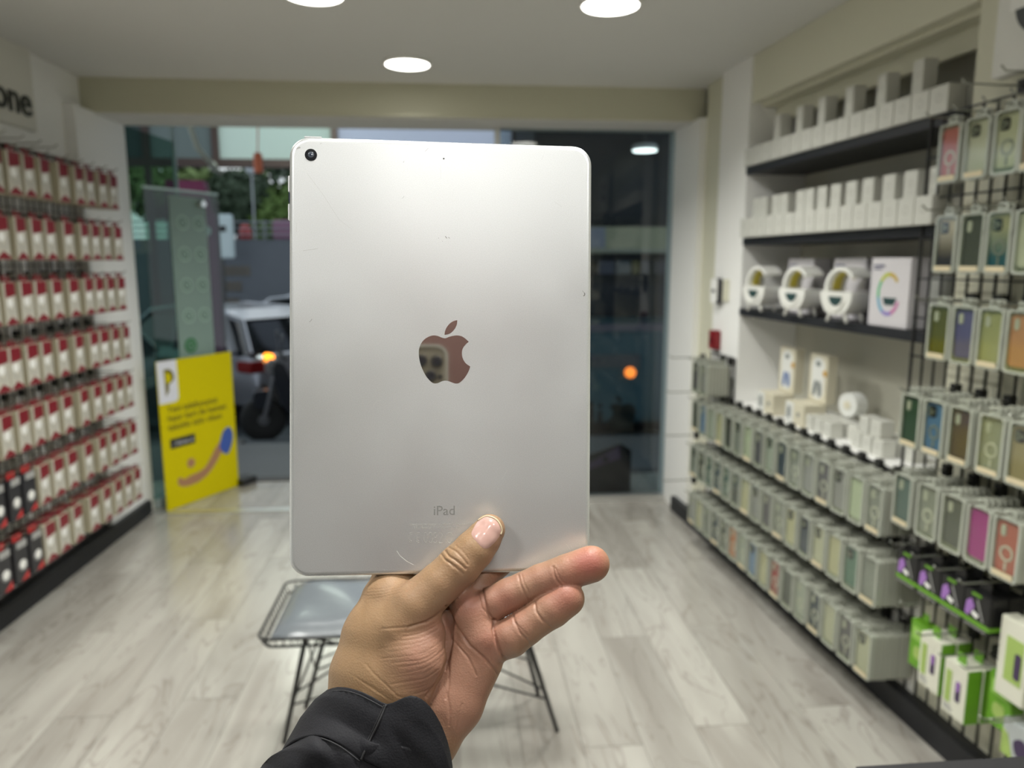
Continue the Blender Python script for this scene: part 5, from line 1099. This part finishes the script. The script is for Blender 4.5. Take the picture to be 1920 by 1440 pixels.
def skin_mat():
    m = bpy.data.materials.new('skin'); m.use_nodes = True; nt = m.node_tree; b = nt.nodes['Principled BSDF']; L = nt.links.new; N = nt.nodes.new
    a = N('ShaderNodeVertexColor'); a.layer_name = 'skin'; t = N('ShaderNodeTexCoord')
    n1 = N('ShaderNodeTexNoise'); n1.inputs['Scale'].default_value = 260; n1.inputs['Detail'].default_value = 4; L(t.outputs['Object'], n1.inputs['Vector'])
    n0 = N('ShaderNodeTexNoise'); n0.inputs['Scale'].default_value = 70; n0.inputs['Detail'].default_value = 3; L(t.outputs['Object'], n0.inputs['Vector'])
    r = N('ShaderNodeMapRange'); r.inputs['To Min'].default_value = .86; r.inputs['To Max'].default_value = 1.14; L(n0.outputs['Fac'], r.inputs['Value'])
    x = N('ShaderNodeMixRGB'); x.blend_type = 'MULTIPLY'; x.inputs[0].default_value = 1; L(a.outputs['Color'], x.inputs[1]); L(r.outputs[0], x.inputs[2]); L(x.outputs[0], b.inputs['Base Color'])
    v = N('ShaderNodeTexVoronoi'); v.inputs['Scale'].default_value = 900; L(t.outputs['Object'], v.inputs['Vector'])
    ad = N('ShaderNodeMath'); ad.operation = 'ADD'; L(n1.outputs['Fac'], ad.inputs[0]); L(v.outputs['Distance'], ad.inputs[1])
    bp = N('ShaderNodeBump'); bp.inputs['Strength'].default_value = .22; bp.inputs['Distance'].default_value = .0005; L(ad.outputs[0], bp.inputs['Height']); L(bp.outputs[0], b.inputs['Normal'])
    b.inputs['Roughness'].default_value = .52; b.inputs['Subsurface Weight'].default_value = .12; b.inputs['Subsurface Radius'].default_value = (1, .35, .2); b.inputs['Subsurface Scale'].default_value = .003
    return m
M_skin = skin_mat(); me.materials.append(M_skin)
pn = empty('person', tuple(to_world([(740, 1300, 20)])[0])); tag(pn, 'person shown by a hand in a black jacket sleeve, holding the tablet from below', 'person')
pinv = Matrix.Translation(-pn.location)
me.transform(pinv); hd_ = link('hand', me, pn)
# nail lies on the thumb
bv = BVHTree.FromPolygons([Vector(v) for v in V3.tolist()], Q2.tolist())
NP = smooth_poly([(888, 990), (896, 977), (905, 971), (914, 969), (928, 974), (937, 984), (940, 996), (935, 1008), (925, 1020), (914, 1028), (905, 1027), (893, 1015), (884, 1002)], 4)
cx, cy = np.mean([p[0] for p in NP]), np.mean([p[1] for p in NP]); vs = []; nr = 8
for k in range(nr+1):
    s_ = k/nr
    for p in NP:
        x, y = cx+(p[0]-cx)*s_, cy+(p[1]-cy)*s_; h = bv.ray_cast(Vector((x, y, -99)), Vector((0, 0, 1)))[0]
        z = h.z if h else -20; vs.append((x, y, z-1.9+(1.6 if k == nr else (.3 if k == nr-1 else 0))))
nn = len(NP); nm_ = MB(); nm_.add([tuple(q) for q in (to_world(vs)-np.array(pn.location)).tolist()], [(k*nn+i, k*nn+(i+1) % nn, (k+1)*nn+(i+1) % nn, (k+1)*nn+i) for k in range(nr) for i in range(nn)])
M_nail = mat('nail', (.50, .31, .27), .22, coat=.3); no_ = nm_.build('thumbnail', M_nail, hd_, True); no_['label'] = 'pale pink thumbnail'
# free edge of the nail
ed = [(896, 976), (905, 970), (914, 967.5), (928, 972), (937, 982), (941, 994), (939, 1002)]; es = []
for p in smooth_poly(ed, 4, closed=False):
    h = bv.ray_cast(Vector((p[0], p[1], -99)), Vector((0, 0, 1)))[0]; es.append((p[0], p[1], (h.z if h else -20)-1.6))
MB().tube([tuple(q) for q in (to_world(es)-np.array(pn.location)).tolist()], .0005, 6).build('nail_edge', mat('nail_edge', (.62, .52, .36), .3), no_, True)

# ------------------------------------------------------------------ sleeve: cuff and forearm of the black jacket
M_cloth = mat('black_jacket_cloth', (.009, .009, .012), .7, spec=.3, bump=(900, .5, .0006))
def ring_pts(fr, back_w, n=40):
    # fr: front profile from left to right (px, py, w); the back is an arc behind the wrist
    A = np.array(fr[0], float); B = np.array(fr[-1], float)
    seg = np.cumsum([0]+[np.linalg.norm(np.array(fr[i+1])-np.array(fr[i])) for i in range(len(fr)-1)]); s = np.linspace(0, seg[-1], n)
    F3 = np.array([[np.interp(v, seg, [p[c] for p in fr]) for c in range(3)] for v in s])
    t = np.linspace(0, math.pi, n)[1:-1]; C = (A+B)/2; Hf = (A-B)/2
    Bk = np.array([C-Hf*math.cos(v)+np.array([0, 0, back_w])*math.sin(v) for v in t])
    return np.concatenate([F3, Bk])
def bulge(pts, w0, wm):  # w varies from w0 at ends to wm (nearer) in the middle
    n = len(pts); out = []
    for i, p in enumerate(pts): t = i/(n-1); out.append((p[0], p[1], w0+(wm-w0)*math.sin(math.pi*t)**.7))
    return out
open_ = smooth_poly([(615, 1292), (632, 1288), (660, 1291), (692, 1303), (724, 1320), (746, 1313), (770, 1304), (794, 1313), (816, 1338), (836, 1380), (848, 1430), (852, 1490)], 3, closed=False)
r0 = ring_pts(bulge(open_, 26, -76), 95)
r1 = ring_pts(bulge(smooth_poly([(590, 1311), (612, 1306), (645, 1312), (682, 1330), (712, 1346), (745, 1345), (778, 1344), (806, 1362), (826, 1392), (841, 1430), (850, 1475), (852, 1520)], 3, closed=False), 26, -80), 98)
r2 = ring_pts(bulge(smooth_poly([(563, 1345), (590, 1340), (625, 1348), (662, 1368), (695, 1388), (730, 1395), (765, 1398), (795, 1410), (820, 1436), (838, 1470), (846, 1510), (848, 1550)], 3, closed=False), 26, -82), 98)
r3 = ring_pts(bulge(smooth_poly([(526, 1411), (545, 1392), (575, 1380), (605, 1380), (640, 1396), (676, 1422), (715, 1440), (750, 1455), (785, 1475), (815, 1505), (835, 1545), (842, 1590)], 3, closed=False), 26, -82), 98)
def loft(rings_, thick, name, parent, mt, wr_amp=0, close_end=False):
    n = len(rings_[0]); vs = []; 
    rr_ = rings_
    for k, r_ in enumerate(rr_):
        for i, p in enumerate(r_): vs.append(p)
    vs = np.array(vs, float)
    inner = []
    for r_ in rr_:
        c = r_.mean(0); d = c-r_; d /= np.linalg.norm(d, axis=1)[:, None]; inner.append(r_+d*thick)
    vi = np.concatenate(inner); m = len(rr_)
    F = [(k*n+i, k*n+(i+1) % n, (k+1)*n+(i+1) % n, (k+1)*n+i) for k in range(m-1) for i in range(n)]
    off = len(vs); F += [tuple(off+v for v in reversed(f)) for f in F]
    F += [(i, off+i, off+(i+1) % n, (i+1) % n) for i in range(n)]+[((m-1)*n+i, (m-1)*n+(i+1) % n, off+(m-1)*n+(i+1) % n, off+(m-1)*n+i) for i in range(n)]
    al = np.concatenate([vs, vi]); W_ = to_world(al)-np.array(pn.location)
    mb_ = MB(); mb_.add([tuple(p) for p in W_.tolist()], F); return mb_.build(name, mt, parent, True)
def interp_rings(keys, sub):
    out = []
    for a, b in zip(keys, keys[1:]):
        for k in range(sub): out.append(a+(b-a)*k/sub)
    out.append(keys[-1]); return out
CR = interp_rings([r0, r1, r2, r3], 10)
for q in CR:   # soft rumples on the cuff
    a = q[:, 0]*.052+q[:, 1]*.03; q[:, 2] += 2.0*np.sin(a)+1.2*np.sin(q[:, 1]*.09-q[:, 0]*.05)
    right = 1/(1+np.exp(-((q[:, 0]-724)+(q[:, 1]-1320)*.46)/2.0)); fr_ = q[:, 2] < 10
    q[:, 2] += np.where(fr_, right*5.0, 0)
    c1 = np.exp(-(((q[:, 0]-752)+(q[:, 1]-1388)*-.55)/9)**2-((q[:, 1]-1388)/26)**2); q[:, 2] += np.where(fr_, 9*c1, 0)
slv_keys = []
def ell(c, hw_, hd_, ang, n):   # generic ring matched to the ring topology
    A = np.array([c[0]-hw_*math.cos(ang), c[1]-hw_*math.sin(ang), c[2]]); B = np.array([c[0]+hw_*math.cos(ang), c[1]+hw_*math.sin(ang), c[2]])
    t = np.linspace(0, math.pi, 40); C = (A+B)/2; Hf = (A-B)/2
    F3 = np.array([C+Hf*math.cos(v)+np.array([0, 0, -hd_])*math.sin(v) for v in t]); Bk = np.array([C-Hf*math.cos(v)+np.array([0, 0, hd_])*math.sin(v) for v in t[1:-1]])
    return np.concatenate([F3, Bk])
def inset(r_, k, sh=(0, 0, 0)): c = r_.mean(0); return c+(r_-c)*k+np.array(sh)
s0 = inset(r2, .93); s1 = inset(r3, .955, (-2, -2, 0)); s2 = inset(r3, 1.02, (-32, 26, 0)); s3 = ell((640, 1530, 20), 175, 112, .62, 0); s4 = ell((560, 1640, -10), 185, 120, .65, 0); s5 = ell((430, 1850, -120), 230, 130, .6, 0); s6 = ell((280, 2200, -330), 330, 150, .5, 0)
SRg = interp_rings([s0, s1, s2, s3, s4], 9)+interp_rings([s4, s5, s6], 5)[1:]
for q in SRg:
    amp = 5.5*np.exp(-((q[:, 0]-620)/160)**2); ph_ = (q[:, 0]+q[:, 1]*.55)
    q[:, 2] += amp*(np.sin(ph_*.055)+.6*np.sin(q[:, 1]*.07+q[:, 0]*.02)+.5*np.sin(q[:, 0]*.11-q[:, 1]*.06))
    f = np.exp(-((q[:, 0]-592-(q[:, 1]-1388)*.6)/16)**2)*np.exp(-((q[:, 1]-1400)/40)**2); q[:, 2] -= np.where(q[:, 2] < 10, 12*f, 0)
sl_ = loft(SRg, 5, 'jacket_sleeve', pn, M_cloth); cuf = loft(CR, 5, 'cuff', sl_, M_cloth)
cbv = None
def on_cuff(pl, up=1.2):
    pts_ = np.concatenate(CR); out = []
    fr_ = pts_[pts_[:, 2] < 10]
    for p in pl:
        d = np.hypot(fr_[:, 0]-p[0], fr_[:, 1]-p[1]); j = np.argsort(d)[:4]; out.append((p[0], p[1], fr_[j, 2].mean()-up))
    return out
M_seam = mat('seam_thread', (.022, .022, .025), .7)
for nm_s, pl, r_ in (('seam_edge', [(724, 1321), (716, 1340), (706, 1362), (694, 1386), (684, 1408), (677, 1424)], .0007), ('stitching', [(720, 1322), (712, 1340), (701, 1364), (690, 1386), (680, 1404)], .0003), ('stitching', [(622, 1296), (645, 1295), (672, 1302), (700, 1316), (718, 1326)], .0003), ('stitching', [(536, 1405), (560, 1389), (585, 1383), (606, 1385), (640, 1401), (674, 1427)], .0004)):
    MB().tube([tuple(q) for q in (to_world(on_cuff(smooth_poly(pl, 5, closed=False)))-np.array(pn.location)).tolist()], r_, 5).build(nm_s, M_seam, cuf, True)
